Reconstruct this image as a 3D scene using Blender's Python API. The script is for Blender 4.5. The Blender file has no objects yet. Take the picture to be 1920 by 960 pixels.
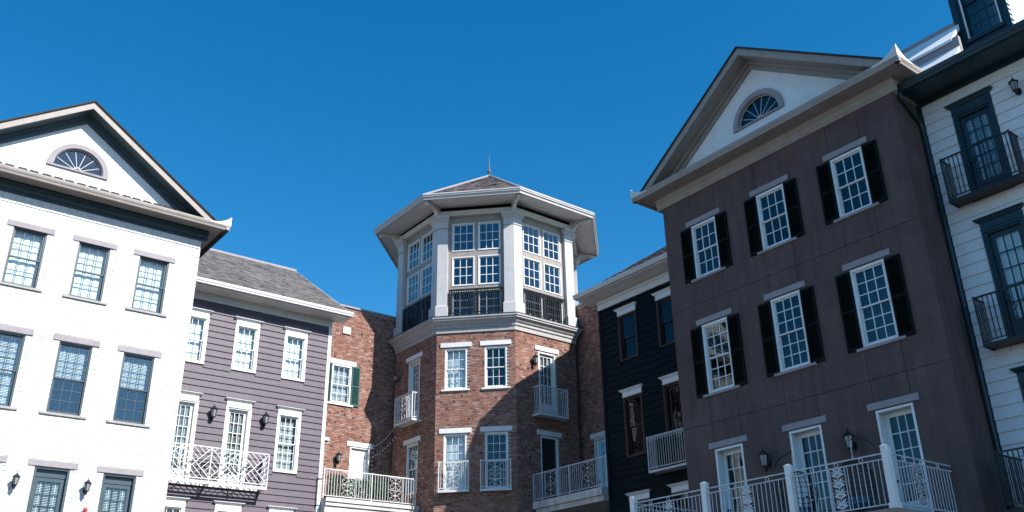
import bpy, math, random
from mathutils import Matrix, Vector
from mathutils.geometry import tessellate_polygon

# ------------------------------------------------------------------ camera, sky, sun, exposure
SC = bpy.context.scene
COL = SC.collection
H = 1.6                                   # eye height; facade heights below are measured from eye level
SUN = Vector((0.25, -1.0, 0.88)).normalized()   # direction towards the sun

cam = bpy.data.cameras.new('camera')
cam.sensor_width = 36.0
cam.lens = 36.0 * 1717.44 / 1920.0
cam.clip_start, cam.clip_end = 0.1, 6000
yaw, pitch, roll = 0.910468, 0.425263, -0.016545
fw = Vector((math.cos(pitch)*math.cos(yaw), math.cos(pitch)*math.sin(yaw), math.sin(pitch)))
r0 = Vector((math.sin(yaw), -math.cos(yaw), 0)); u0 = r0.cross(fw)
rt = r0*math.cos(roll) + u0*math.sin(roll); up = -r0*math.sin(roll) + u0*math.cos(roll)
cam_o = bpy.data.objects.new('camera', cam); COL.objects.link(cam_o)
cam_o.matrix_world = Matrix(((rt.x, up.x, -fw.x, 0), (rt.y, up.y, -fw.y, 0), (rt.z, up.z, -fw.z, H), (0, 0, 0, 1)))
SC.camera = cam_o

world = bpy.data.worlds.new('World'); SC.world = world; world.use_nodes = True
wn = world.node_tree; wn.nodes.clear()
sky = wn.nodes.new('ShaderNodeTexSky'); sky.sky_type = 'NISHITA'; sky.sun_disc = False
sky.sun_elevation = math.asin(SUN.z); sky.sun_rotation = math.atan2(SUN.x, SUN.y)
sky.air_density = 1.0; sky.dust_density = 0.35; sky.ozone_density = 3.0; sky.altitude = 300
hs = wn.nodes.new('ShaderNodeHueSaturation'); hs.inputs['Saturation'].default_value = 1.39; hs.inputs['Hue'].default_value = 0.4935
bg = wn.nodes.new('ShaderNodeBackground'); bg.inputs['Strength'].default_value = 0.118
wo = wn.nodes.new('ShaderNodeOutputWorld')
wn.links.new(sky.outputs[0], hs.inputs['Color']); wn.links.new(hs.outputs[0], bg.inputs[0]); wn.links.new(bg.outputs[0], wo.inputs[0])

sl = bpy.data.lights.new('sun', 'SUN'); sl.energy = 5.0; sl.angle = math.radians(0.53); sl.color = (1.0, 0.955, 0.90)
sun_o = bpy.data.objects.new('sun', sl); COL.objects.link(sun_o); sun_o.location = SUN*60
sun_o.rotation_euler = SUN.to_track_quat('Z', 'Y').to_euler()

SC.view_settings.view_transform = 'Standard'; SC.view_settings.look = 'None'
SC.view_settings.exposure = 0.66; SC.view_settings.gamma = 1.0; SC.view_settings.use_curve_mapping = False
SC.cycles.use_denoising = True
SC.cycles.max_bounces = 8; SC.cycles.diffuse_bounces = 1; SC.cycles.transparent_max_bounces = 12
rnd = random.Random(7)

# ------------------------------------------------------------------ materials
MATS = {}
def nodes(name):
    m = bpy.data.materials.new(name); m.use_nodes = True
    return m, m.node_tree, m.node_tree.nodes['Principled BSDF']
def mat(name, col, rough=0.6, var=0.12, scale=6.0, bump=0.0, bscale=60.0, streak=0.0, objvar=0.0, attr=False, metal=0.0, spec=0.4, stretch=(1, 1, 1)):
    m, t, b = nodes(name); N = t.nodes; L = t.links
    geo = N.new('ShaderNodeNewGeometry')
    mp = N.new('ShaderNodeMapping'); mp.inputs['Scale'].default_value = stretch
    L.new(geo.outputs['Position'], mp.inputs['Vector'])
    def noise(sc, det=4.0, vec=mp.outputs[0]):
        n = N.new('ShaderNodeTexNoise'); n.inputs['Scale'].default_value = sc; n.inputs['Detail'].default_value = det
        L.new(vec, n.inputs['Vector']); return n.outputs['Fac']
    def scale_by(colsock, facsock, lo, hi):
        mr = N.new('ShaderNodeMapRange'); mr.inputs['From Min'].default_value = 0.3; mr.inputs['From Max'].default_value = 0.7
        mr.inputs['To Min'].default_value = lo; mr.inputs['To Max'].default_value = hi
        L.new(facsock, mr.inputs['Value'])
        vm = N.new('ShaderNodeVectorMath'); vm.operation = 'SCALE'
        L.new(colsock, vm.inputs[0]); L.new(mr.outputs[0], vm.inputs['Scale']); return vm.outputs[0]
    if attr:
        a = N.new('ShaderNodeAttribute'); a.attribute_name = 'tint'; c = a.outputs['Color']
    else:
        rgb = N.new('ShaderNodeRGB'); rgb.outputs[0].default_value = (*col, 1); c = rgb.outputs[0]
    if var: c = scale_by(c, noise(scale), 1-var, 1+var)
    if streak:
        mp2 = N.new('ShaderNodeMapping'); mp2.inputs['Scale'].default_value = (5, 5, 0.35); L.new(geo.outputs['Position'], mp2.inputs['Vector'])
        c = scale_by(c, noise(1.0, 5.0, mp2.outputs[0]), 1-streak, 1+streak)
        c = scale_by(c, noise(0.8, 3.0), 1-streak*.6, 1+streak*.6)
    if objvar:
        oi = N.new('ShaderNodeObjectInfo')
        mr = N.new('ShaderNodeMapRange'); mr.inputs['To Min'].default_value = 1-objvar; mr.inputs['To Max'].default_value = 1+objvar
        L.new(oi.outputs['Random'], mr.inputs['Value'])
        vm = N.new('ShaderNodeVectorMath'); vm.operation = 'SCALE'; L.new(c, vm.inputs[0]); L.new(mr.outputs[0], vm.inputs['Scale']); c = vm.outputs[0]
    L.new(c, b.inputs['Base Color'])
    b.inputs['Roughness'].default_value = rough; b.inputs['Metallic'].default_value = metal
    b.inputs['Specular IOR Level'].default_value = spec
    if bump:
        bp = N.new('ShaderNodeBump'); bp.inputs['Strength'].default_value = bump; bp.inputs['Distance'].default_value = 0.02
        L.new(noise(bscale, 6.0), bp.inputs['Height']); L.new(bp.outputs[0], b.inputs['Normal'])
    MATS[name] = m; return m
def glass(name, tint, refl):
    m, t, b = nodes(name); N = t.nodes; L = t.links; N.remove(b); out = N['Material Output']
    tr = N.new('ShaderNodeBsdfTransparent'); tr.inputs[0].default_value = (*tint, 1)
    gl = N.new('ShaderNodeBsdfGlossy'); gl.inputs['Roughness'].default_value = 0.015; gl.inputs['Color'].default_value = (0.95, 0.97, 1, 1)
    lwt = N.new('ShaderNodeLayerWeight'); pw = N.new('ShaderNodeMath'); pw.operation = 'POWER'; pw.inputs[1].default_value = 4.0
    ad = N.new('ShaderNodeMath'); ad.operation = 'MULTIPLY_ADD'; ad.inputs[1].default_value = .9; ad.inputs[2].default_value = refl; ad.use_clamp = True
    L.new(lwt.outputs['Facing'], pw.inputs[0]); L.new(pw.outputs[0], ad.inputs[0])
    geo = N.new('ShaderNodeNewGeometry'); ns = N.new('ShaderNodeTexNoise'); ns.inputs['Scale'].default_value = 2.5; ns.inputs['Detail'].default_value = 1.0
    L.new(geo.outputs['Position'], ns.inputs['Vector'])
    bp = N.new('ShaderNodeBump'); bp.inputs['Strength'].default_value = 0.05; bp.inputs['Distance'].default_value = 0.02
    L.new(ns.outputs['Fac'], bp.inputs['Height']); L.new(bp.outputs[0], gl.inputs['Normal'])
    mx = N.new('ShaderNodeMixShader'); L.new(ad.outputs[0], mx.inputs[0]); L.new(tr.outputs[0], mx.inputs[1]); L.new(gl.outputs[0], mx.inputs[2])
    L.new(mx.outputs[0], out.inputs['Surface']); MATS[name] = m; return m

mat('white_brick', (.80, .80, .79), .75, .06, 2, .25, 45, attr=True, streak=.05)
mat('white_mortar', (.58, .58, .575), .9, .05)
mat('red_brick', (.3, .15, .1), .9, .16, 3, .5, 55, attr=True, spec=.08)
mat('mortar', (.40, .345, .305), .95, .2, 8, .4, 70, spec=.08)
mat('lavender_stone', (.315, .285, .30), .8, .07, 5, .15, 40, objvar=.04)
mat('white_stone', (.74, .73, .72), .75, .06, 5, .15, 40, objvar=.04)
mat('sill_stone', (.36, .34, .33), .8, .08, 5, .15, 40)
mat('teal_paint', (.055, .085, .10), .35, .08, 5)
mat('dark_teal_paint', (.012, .035, .048), .4, .12, 5, streak=.1)
mat('white_paint', (.78, .78, .77), .4, .04, 4, streak=.04)
mat('off_white_paint', (.66, .645, .62), .5, .05, 4, streak=.05)
mat('beige_trim', (.31, .275, .25), .55, .07, 4, streak=.06)
mat('grey_trim', (.40, .385, .38), .55, .06, 4, streak=.08)
mat('column_paint', (.50, .49, .49), .6, .05, 4, .1, 30, streak=.05)
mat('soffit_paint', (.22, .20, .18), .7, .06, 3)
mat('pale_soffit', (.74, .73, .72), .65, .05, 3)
mat('white_stucco', (.76, .765, .77), .9, .04, 3, .35, 35, streak=.03)
mat('lap_purple', (.092, .074, .097), .55, .06, 3, .12, 20, streak=.06, objvar=.06, stretch=(1, 1, 6))
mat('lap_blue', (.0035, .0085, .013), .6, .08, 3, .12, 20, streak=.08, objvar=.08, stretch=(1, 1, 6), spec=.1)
mat('lap_white', (.72, .73, .75), .5, .04, 3, .10, 20, streak=.04, objvar=.03, stretch=(1, 1, 6))
mat('brown_stucco', (.120, .085, .082), .92, .10, 2.2, .5, 55, streak=.14, spec=.15)
mat('shutter_black', (.004, .008, .008), .6, .1, 4, spec=.1)
mat('shutter_green', (.018, .085, .078), .45, .1, 4, streak=.1)
mat('shingle', (.2, .19, .19), .95, .18, 30, .5, 90, attr=True)
mat('shingle_dark', (.035, .038, .042), .95, .2, 20, .4, 80, objvar=.25)
mat('black_iron', (.010, .012, .014), .4, .1, 8)
mat('white_iron', (.68, .69, .70), .4, .06, 8)
mat('grey_iron', (.56, .57, .60), .4, .06, 8)
mat('concrete', (.56, .54, .52), .9, .08, 3, .2, 30, streak=.22)
mat('tan_fascia', (.32, .25, .20), .8, .08, 3, streak=.1)
mat('dark_wood', (.030, .016, .015), .5, .15, 6)
mat('blind', (.80, .81, .82), .6, .03, 3)
mat('shade_cloth', (.86, .87, .88), .8, .03, 2)
mat('grey_blind', (.10, .17, .20), .6, .05, 3)
mat('interior', (.05, .05, .05), .9, .1)
mat('white_metal_roof', (.80, .80, .80), .5, .03, 2)
mat('copper_green', (.10, .13, .13), .5, .2, 8)
mat('red_enamel', (.55, .05, .06), .35, .05)
mat('leaf', (.055, .115, .045), .6, .3, 9)
mat('wicker', (.012, .013, .015), .6, .2, 9)
mat('lamp_glass', (.26, .29, .30), .15, .02)
mat('bulb', (.85, .84, .80), .2, .02)
mat('paving', (.085, .082, .08), .9, .15, 1.5, .3, 30)
mat('cushion', (.08, .20, .30), .8, .1)
glass('pane_glass', (.90, .95, .955), .05)
glass('dark_pane_glass', (.60, .74, .78), .038)
glass('tower_glass', (.60, .74, .78), .10)
glass('sky_glass', (.90, .95, .96), .085)
glass('dim_glass', (.55, .68, .72), .016)
M = MATS

# ------------------------------------------------------------------ mesh builder
class MB:
    def __init__(s): s.v = []; s.f = []; s.mi = []; s.c = []; s.sm = []
    def face(s, pts, mi=0, col=None):
        b = len(s.v); s.v += [tuple(p) for p in pts]; s.f.append(tuple(range(b, b+len(pts)))); s.mi.append(mi); s.c.append(col)
    def hexa(s, p, mi=0, col=None, skip=()):       # p: 8 corners, bottom 0-3 ccw, top 4-7
        b = len(s.v); s.v += [tuple(q) for q in p]
        for k, q in enumerate(((0, 3, 2, 1), (4, 5, 6, 7), (0, 1, 5, 4), (1, 2, 6, 5), (2, 3, 7, 6), (3, 0, 4, 7))):
            if k in skip: continue
            s.f.append(tuple(b+i for i in q)); s.mi.append(mi); s.c.append(col)
    def box(s, x0, x1, y0, y1, z0, z1, mi=0, col=None, skip=()):
        s.hexa([(x0, y0, z0), (x1, y0, z0), (x1, y1, z0), (x0, y1, z0), (x0, y0, z1), (x1, y0, z1), (x1, y1, z1), (x0, y1, z1)], mi, col, skip)
    def extrude(s, poly, a, b, axis='y', mi=0):    # poly of 2-D points in the plane across axis
        def P(q, t):
            return {'y': (q[0], t, q[1]), 'x': (t, q[0], q[1]), 'z': (q[0], q[1], t)}[axis]
        n = len(poly)
        A = [P(q, a) for q in poly]; B = [P(q, b) for q in poly]
        s.face(A, mi); s.face(B[::-1], mi)
        for i in range(n):
            j = (i+1) % n; s.face([A[j], A[i], B[i], B[j]], mi)
    def tube(s, pts, r, n=6, mi=0, closed=False, taper=None):
        pts = [Vector(p) for p in pts]; m = len(pts); rings = []
        ref = None
        for i, p in enumerate(pts):
            if closed: d = pts[(i+1) % m]-pts[i-1]
            else: d = pts[min(i+1, m-1)]-pts[max(i-1, 0)]
            d.normalize()
            if ref is None:
                ref = Vector((0, 0, 1)) if abs(d.z) < .9 else Vector((1, 0, 0))
            a = d.cross(ref); 
            if a.length < 1e-4: a = d.cross(Vector((0, 1, 0.1)))
            a.normalize(); bb = d.cross(a); ref = a.cross(d) if a.cross(d).length > 0 else ref
            rr = r if taper is None else r*(1+(taper-1)*i/max(m-1, 1))
            b = len(s.v)
            s.v += [tuple(p+a*(rr*math.cos(2*math.pi*(k+.5)/n))+bb*(rr*math.sin(2*math.pi*(k+.5)/n))) for k in range(n)]
            rings.append(b)
        for i in range(m if closed else m-1):
            p, q = rings[i], rings[(i+1) % m]
            for k in range(n):
                l = (k+1) % n; s.f.append((p+k, p+l, q+l, q+k)); s.mi.append(mi); s.c.append(None)
        if not closed:
            s.f.append(tuple(rings[0]+k for k in range(n))[::-1]); s.mi.append(mi); s.c.append(None)
            s.f.append(tuple(rings[-1]+k for k in range(n))); s.mi.append(mi); s.c.append(None)
    def lathe(s, prof, n=12, cx=0, cy=0, mi=0, ph=0.0):
        rings = []
        for r, z in prof:
            b = len(s.v); rings.append(b)
            s.v += [(cx+r*math.cos(2*math.pi*k/n+ph), cy+r*math.sin(2*math.pi*k/n+ph), z) for k in range(n)]
        for p, q in zip(rings, rings[1:]):
            for k in range(n):
                l = (k+1) % n; s.f.append((p+k, p+l, q+l, q+k)); s.mi.append(mi); s.c.append(None)
        s.f.append(tuple(rings[0]+k for k in range(n))[::-1]); s.mi.append(mi); s.c.append(None)
        s.f.append(tuple(rings[-1]+k for k in range(n))); s.mi.append(mi); s.c.append(None)
    def mesh(s, name, mats, smooth=False):
        me = bpy.data.meshes.new(name); me.from_pydata(s.v, [], s.f)
        for m in mats: me.materials.append(M[m])
        if len(mats) > 1: me.polygons.foreach_set('material_index', s.mi)
        if any(c is not None for c in s.c):
            at = me.color_attributes.new('tint', 'FLOAT_COLOR', 'CORNER'); data = []
            for f, c in zip(s.f, s.c): data += list((*(c or (.3, .3, .3)), 1.0))*len(f)
            at.data.foreach_set('color', data)
        if smooth: me.polygons.foreach_set('use_smooth', [True]*len(me.polygons))
        me.update(); return me

I4 = Matrix.Identity(4)
def T(x, y, z): return Matrix.Translation((x, y, z))
def ob(name, me, parent=None, F=I4, kind=None):
    o = bpy.data.objects.new(name, me); COL.objects.link(o)
    if parent: o.parent = parent
    o.matrix_basis = F
    if kind: o['kind'] = kind
    return o
def thing(name, label, cat, F, group=None):
    o = bpy.data.objects.new(name, None); COL.objects.link(o); o.matrix_basis = F; o.empty_display_size = .3
    o['label'] = label; o['category'] = cat
    if group: o['group'] = group
    return o
CACHE = {}
def cached(key, fn):
    if key not in CACHE: CACHE[key] = fn()
    return CACHE[key]
def add(name, mb, mats, parent, F=I4, kind=None, smooth=False):
    return ob(name, mb.mesh(name, [mats] if isinstance(mats, str) else mats, smooth), parent, F, kind)

def facade(x, y, ang):                     # local x runs right along the facade, local y runs into the wall
    return T(x, y, 0) @ Matrix.Rotation(math.radians(ang), 4, 'Z')
UP = T(0, 0, H)                            # heights in the tables are measured from eye level

# ------------------------------------------------------------------ walls, bricks, boards
def free_spans(u0, u1, za, zb, ops):
    cuts = sorted((a, b) for a, b, c, d in ops if c < zb and d > za)
    out = []; x = u0
    for a, b in cuts:
        if a > x: out.append((x, min(a, u1)))
        x = max(x, b)
    if x < u1: out.append((x, u1))
    return [(a, b) for a, b in out if b-a > .01]
def wall(parent, F, u0, u1, z0, z1, ops, y0, y1, m, name='wall'):
    zs = sorted({z0, z1, *[z for o in ops for z in o[2:] if z0 < z < z1]})
    mb = MB()
    for a, b in zip(zs, zs[1:]):
        for p, q in free_spans(u0, u1, a+1e-4, b-1e-4, ops): mb.box(p, q, y0, y1, a, b)
    return add(name, mb, m, parent, F)
RED = [(0.302, 0.167, 0.132), (0.321, 0.186, 0.149), (0.265, 0.135, 0.107), (0.344, 0.219, 0.177), (0.312, 0.163, 0.126), (0.279, 0.153, 0.126), (0.33, 0.195, 0.149), (0.233, 0.116, 0.093), (0.321, 0.177, 0.14), (0.363, 0.251, 0.209), (0.256, 0.144, 0.121), (0.293, 0.14, 0.112)]
DARK = [(.085, .060, .058), (.13, .085, .075), (.17, .12, .105)]
WHT = [(.68, .68, .672), (.65, .65, .645), (.70, .695, .69), (.62, .623, .625), (.67, .67, .66)]
def bricks(parent, F, u0, u1, z0, z1, ops, pal, m, seed, soldier=None):
    R = random.Random(seed); mb = MB(); ch, bl, j = .0685, .2032, .010
    n = int((z1-z0)/ch)
    for k in range(n):
        a = z0+k*ch; b = a+ch-j
        for p, q in free_spans(u0, u1, a+.02, b-.02, ops):
            x = p - R.random()*.02 - (.5*bl if k % 2 else 0) + ((u0-p) % bl if p > u0 else 0)
            while x < q:
                s, e = max(x, p), min(x+bl-j, q)
                if e-s > .02:
                    c = R.choice(pal); g = R.uniform(.86, 1.14); d = R.uniform(-.002, .003)
                    if pal is RED and R.random() < .09:      # a burnt header beside a closer
                        mid = s+(e-s)*R.choice((.46, .54)); cd = R.choice(DARK)
                        if R.random() < .5: mb.box(s, mid-j, d+.002, .03, a, b, 0, cd, skip=(4,)); s = mid
                        else: mb.box(mid+j, e, d+.002, .03, a, b, 0, cd, skip=(4,)); e = mid
                    mb.box(s, e, d, .03, a, b, 0, (c[0]*g, c[1]*g, c[2]*g), skip=(4,))
                x += bl
    if soldier:
        za, zb = soldier; x = u0
        while x < u1-.03:
            c = R.choice(pal); mb.box(x, min(x+.058, u1), R.uniform(-.012, -.006), .03, za, zb, 0, c, skip=(4,)); x += .0685
    return add('brick_courses', mb, m, parent, F, 'stuff')
def board_mesh(L, e, t, m):
    def f():
        mb = MB(); mb.extrude([(-t, 0), (-t, .004), (-.008, e+.02), (0.004, e+.02), (0.004, 0)], 0, L, 'x'); return mb.mesh('siding_board', [m])
    return cached(('board', round(L, 3), e, m, t), f)
def boards(parent, F, u0, u1, z0, z1, e, ops, m, seed, t=.036):
    R = random.Random(seed); z = z0
    while z < z1-.03:
        for p, q in free_spans(u0, u1, z+.005, z+e-.005, ops):
            x = p
            while x < q-.01:
                L = q-x
                if L > 3.9: L = R.uniform(1.3, 3.6)
                if q-(x+L) < .4: L = q-x
                ob('siding_board', board_mesh(round(L-.003, 3), min(e, z1-z-.02 if z1-z < e+.02 else e), t, m), parent, F @ T(x, R.uniform(-.0015, .0015), z))
                x += L
        z += e

# ------------------------------------------------------------------ windows and doors
def sash_mesh(w, h, nx, ny, st, br, mu, m, th=.035):
    def f():
        mb = MB()
        mb.box(-w/2, -w/2+st, 0, th, 0, h); mb.box(w/2-st, w/2, 0, th, 0, h)
        mb.box(-w/2+st, w/2-st, 0, th, 0, br); mb.box(-w/2+st, w/2-st, 0, th, h-st, h)
        iw, ih = w-2*st, h-st-br
        for i in range(1, nx):
            x = -iw/2+iw*i/nx; mb.box(x-mu/2, x+mu/2, .004, th-.006, br, h-st)
        for j in range(1, ny):
            z = br+ih*j/ny; mb.box(-iw/2, iw/2, .005, th-.007, z-mu/2, z+mu/2)
        return mb.mesh('sash', [m])
    return cached(('sash', w, h, nx, ny, st, br, mu, m), f)
def panes(parent, M0, w, h, nx, ny, st, br, mu, g, th=.035):
    iw, ih = w-2*st, h-st-br; pw, ph = round(iw/nx-mu, 4), round(ih/ny-mu, 4)
    def f():
        mb = MB(); mb.box(-pw/2-.004, pw/2+.004, -.003, .003, -ph/2-.004, ph/2+.004); return mb.mesh('pane', [g])
    me = cached(('pane', pw, ph, g), f)
    for i in range(nx):
        for j in range(ny):
            tilt = Matrix.Rotation(math.radians(rnd.gauss(0, .13)), 4, 'Z') @ Matrix.Rotation(math.radians(rnd.gauss(0, .13)), 4, 'X')
            ob('pane', me, parent, M0 @ T(-iw/2+iw*(i+.5)/nx, th*.55, br+ih*(j+.5)/ny) @ tilt)
def blind_mesh(w, h, kind, m):
    def f():
        mb = MB()
        if kind == 'shade':
            n = 10
            for i in range(n):
                a, b = -w/2+w*i/n, -w/2+w*(i+1)/n; d0, d1 = .012*math.sin(i*2.1), .012*math.sin((i+1)*2.1)
                mb.hexa([(a, d0, 0), (b, d1, 0), (b, d1+.01, 0), (a, d0+.01, 0), (a, d0, h), (b, d1, h), (b, d1+.01, h), (a, d0+.01, h)])
        else:
            t = -.85 if kind == 'slat' else -.45; z = 0.02
            while z < h-.02:
                c, s = .024*math.cos(t), .024*math.sin(t)
                mb.hexa([(-w/2, -c, z+s), (w/2, -c, z+s), (w/2, c, z-s), (-w/2, c, z-s), (-w/2, -c, z+s+.003), (w/2, -c, z+s+.003), (w/2, c, z-s+.003), (-w/2, c, z-s+.003)])
                z += .044
            mb.box(-w/2, w/2, -.03, .03, h-.03, h+.02)
            for x in (-w*.3, w*.3): mb.box(x-.008, x+.008, -.028, -.026, 0, h)
        return mb.mesh('blind', [m])
    return cached(('blind', w, h, kind, m), f)
def box_part(name, parent, F, x0, x1, y0, y1, z0, z1, m):
    k = (name, round(x1-x0, 4), round(y1-y0, 4), round(z1-z0, 4), m)
    def f():
        mb = MB(); mb.box(0, x1-x0, 0, y1-y0, 0, z1-z0); return mb.mesh(name, [m])
    return ob(name, cached(k, f), parent, F @ T(x0, y0, z0))
def frame_mesh(name, w, h, y0, y1, fr, m, casing=None, bottom=True):
    def f():
        mb = MB()
        mb.box(-w/2, -w/2+fr, y0, y1, 0, h); mb.box(w/2-fr, w/2, y0, y1, 0, h)
        mb.box(-w/2+fr, w/2-fr, y0, y1, h-fr, h)
        if bottom: mb.box(-w/2+fr, w/2-fr, y0, y1, 0, fr*.8)
        if casing:
            cw, cy = casing
            mb.box(-w/2-cw, -w/2+.012, cy, y0+.02, -.04 if bottom else 0, h+.03); mb.box(w/2-.012, w/2+cw, cy, y0+.02, -.04 if bottom else 0, h+.03)
            mb.box(-w/2+.012, w/2-.012, cy, y0+.019, h-.012, h+.03)
            if bottom: mb.box(-w/2+.012, w/2-.012, cy, y0+.019, -.04, .012)
        return mb.mesh(name, [m])
    return cached((name, 'frame', w, h, y0, y1, fr, m, casing, bottom), f)
def crown_mesh(w, h, m):
    def f():
        mb = MB()
        mb.box(-w/2+.10, w/2-.10, -.05, 0, 0, h*.66)
        mb.box(-w/2+.085, w/2-.085, -.065, 0, h*.08, h*.14)
        a, b = -w/2+.085, w/2-.085
        lv = [(0, .055, h*.66), (.0, .075, h*.70), (.045, .10, h*.80), (.06, .125, h*.90), (.085, .15, h*.94), (.085, .15, h)]
        for (e0, d0, za), (e1, d1, zb) in zip(lv, lv[1:]):
            mb.hexa([(a-e0, -d0, za), (b+e0, -d0, za), (b+e0, 0, za), (a-e0, 0, za), (a-e1, -d1, zb), (b+e1, -d1, zb), (b+e1, 0, zb), (a-e1, 0, zb)])
        return mb.mesh('crown', [m])
    return cached(('crown', w, h, m), f)
def head_and_foot(o, w, h, lintel, sill, crown):
    if lintel:
        lw, gap, lh, m, pr = lintel; box_part('lintel', o, I4, -lw/2, lw/2, -pr, .05, h+gap, h+gap+lh, m)
    if sill:
        sw, sh, m, pr = sill; box_part('sill', o, I4, -sw/2, sw/2, -pr, .14, -sh, -.002, m)
    if crown:
        cw, ch, m, gap = crown; ob('crown', crown_mesh(cw, ch, m), o, T(0, 0, h+gap))
def window(parent, F, u, z0, z1, w=.92, m='white_paint', g='pane_glass', nx=3, ny=(2, 2), yf=.03, blind=None, bm='blind', lintel=None, sill=None, crown=None, casing=None, shutters=None, fr=.045, hung=True, mu=.018, head=0.0):
    h = round(z1-z0, 3); F2 = F @ T(u, 0, z0)
    o = ob('window', frame_mesh('window', w, h, yf, yf+.17, fr, m, casing), parent, F2)
    iw = round(w-2*fr, 3); b0 = fr*.8; ih = h-fr-b0-head
    if head: box_part('head_panel', o, I4, -iw/2, iw/2, yf+.04, yf+.09, h-fr-head, h-fr, m)
    if hung:
        hh = round(ih/2+.018, 3)
        for zz, yy, n_, br in ((b0+ih-hh, yf+.045, ny[0], .036), (b0, yf+.083, ny[1], .06)):
            s = ob('sash', sash_mesh(iw, hh, nx, n_, .036, br, mu, m), o, T(0, yy, zz)); panes(o, T(0, yy, zz), iw, hh, nx, n_, .036, br, mu, g)
    else:
        hh = round(ih, 3)
        ob('sash', sash_mesh(iw, hh, nx, ny[0], .036, .04, mu, m), o, T(0, yf+.05, b0)); panes(o, T(0, yf+.05, b0), iw, hh, nx, ny[0], .036, .04, mu, g)
    if blind:
        kind, frac = blind; bh = round((ih-.02)*frac, 3)
        ob('blind', blind_mesh(round(iw-.01, 3), bh, kind, bm), o, T(0, yf+.21, h-fr-.01-bh-head))
    head_and_foot(o, w, h, lintel, sill, crown)
    if shutters:
        sm, sw, z_a, z_b, xs = shutters
        for s in xs:
            ob('shutter', shutter_mesh(sw, round(z_b-z_a, 3), sm), o, T(s*(w/2+sw/2+(casing[0] if casing else .012)), -.02, z_a))
    return o
def shutter_mesh(w, h, m):
    def f():
        mb = MB(); st = .05
        mb.box(-w/2+.02, w/2-.02, .0125, .019, .01, h-.01)
        mb.box(-w/2, -w/2+st, -.035, .012, 0, h); mb.box(w/2-st, w/2, -.035, .012, 0, h)
        for a, b in ((0, .09), (h*.48, h*.48+.07), (h-.07, h)): mb.box(-w/2+st, w/2-st, -.035, .012, a, b)
        z = .10
        while z < h-.09:
            if not (h*.48-.03 < z < h*.48+.08):
                mb.hexa([(-w/2+st, -.03, z), (w/2-st, -.03, z), (w/2-st, .008, z+.03), (-w/2+st, .008, z+.03), (-w/2+st, -.03, z+.008), (w/2-st, -.03, z+.008), (w/2-st, .008, z+.038), (-w/2+st, .008, z+.038)])
            z += .042
        return mb.mesh('shutter', [m])
    return cached(('shutter', w, h, m), f)
def door(parent, F, u, z0, z1, w=.92, m='white_paint', g='pane_glass', nx=3, ny=5, yf=.0, rec=.10, blind=None, bm='blind', lintel=None, crown=None, casing=None, fr=.06, mu=.020, glass_frac=.80, solid=False, head=0.0, sash_m=None, handle=1):
    h = round(z1-z0, 3); F2 = F @ T(u, 0, z0); sm = sash_m or m
    o = ob('door', frame_mesh('door', w, h, yf, yf+rec+.10, fr, m, casing, False), parent, F2)
    iw = round(w-2*fr, 3); ih = round(h-fr-head, 3); y = yf+rec
    if head: box_part('head_panel', o, I4, -iw/2, iw/2, y-.02, y+.04, ih, h-fr, m)
    st = .11
    gl = round(ih*glass_frac, 3); br = round(ih-gl+.02, 3)
    if solid:
        def f():
            mb = MB(); mb.box(-iw/2, iw/2, 0, .045, 0, ih)
            for a, b in ((.15, .9), (1.0, ih-.15)):
                for c, d in ((-iw/2+.1, -.04), (.04, iw/2-.1)): mb.box(c, d, -.012, .0, a, b)
            return mb.mesh('leaf', [sm])
        ob('door_leaf', cached(('solid', iw, ih, sm), f), o, T(0, y, 0))
    else:
        ob('door_leaf', sash_mesh(iw, ih, nx, ny, st, br, mu, sm, .045), o, T(0, y, 0)); panes(o, T(0, y, 0), iw, ih, nx, ny, st, br, mu, g, .045)
        if blind: ob('blind', blind_mesh(round(iw-2*st+.06, 3), round(gl-.05, 3), blind[0], bm), o, T(0, y+.09, br-.02))
    def f():
        mb = MB(); mb.lathe([(.026, 0), (.03, .012), (.03, .02), (.012, .025), (.012, .05), (.032, .065), (.03, .09), (.01, .098)], 10); return mb.mesh('handle', ['black_iron'], True)
    ob('door_handle', cached('knob', f), o, T(handle*(-iw/2+.055), y, 1.0) @ Matrix.Rotation(math.radians(90), 4, 'X'))
    head_and_foot(o, w, h, lintel, None, crown)
    return o

# ------------------------------------------------------------------ railings, balconies, lanterns
def spiral(cx, cz, r, a0, turns, n=14, flip=1, y=0):
    return [(cx+flip*r*(1-.82*t)*math.cos(a0+turns*2*math.pi*t), y, cz+r*(1-.82*t)*math.sin(a0+turns*2*math.pi*t)) for t in [i/(n-1) for i in range(n)]]
def scroll_mesh(w, h, m):
    def f():
        mb = MB(); r = .0085
        for x in (-w/2, 0, w/2): mb.box(x-.007, x+.007, -.007, .007, 0, h)
        nmod = max(2, round(h/(w*.78))); mh = h/nmod
        for k in range(nmod):
            zc = (k+.5)*mh
            for fl in (-1, 1):
                for sg in (-1, 1):
                    rr = min(w*.24, mh*.27)
                    pts = spiral(0, 0, rr, math.pi*.0, .95)
                    mb.tube([(fl*(w*.26-p[0]*.95), 0, zc+sg*(mh*.25)+sg*p[2]) for p in pts], r, 4)
                mb.tube([(fl*w*.02, 0, zc), (fl*w*.16, 0, zc+mh*.06), (fl*w*.30, 0, zc), (fl*w*.16, 0, zc-mh*.06), (fl*w*.02, 0, zc)], r*.9, 4)
                mb.tube([(fl*w*.05, 0, zc+mh*.46), (fl*w*.2, 0, zc+mh*.40), (fl*w*.45, 0, zc+mh*.48)], r, 4)
            mb.extrude([(0, zc-.05), (.035, zc), (0, zc+.05), (-.035, zc)], -.009, .009, 'y')
        return mb.mesh('scroll_panel', [m])
    return cached(('scroll', w, h, m), f)
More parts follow.
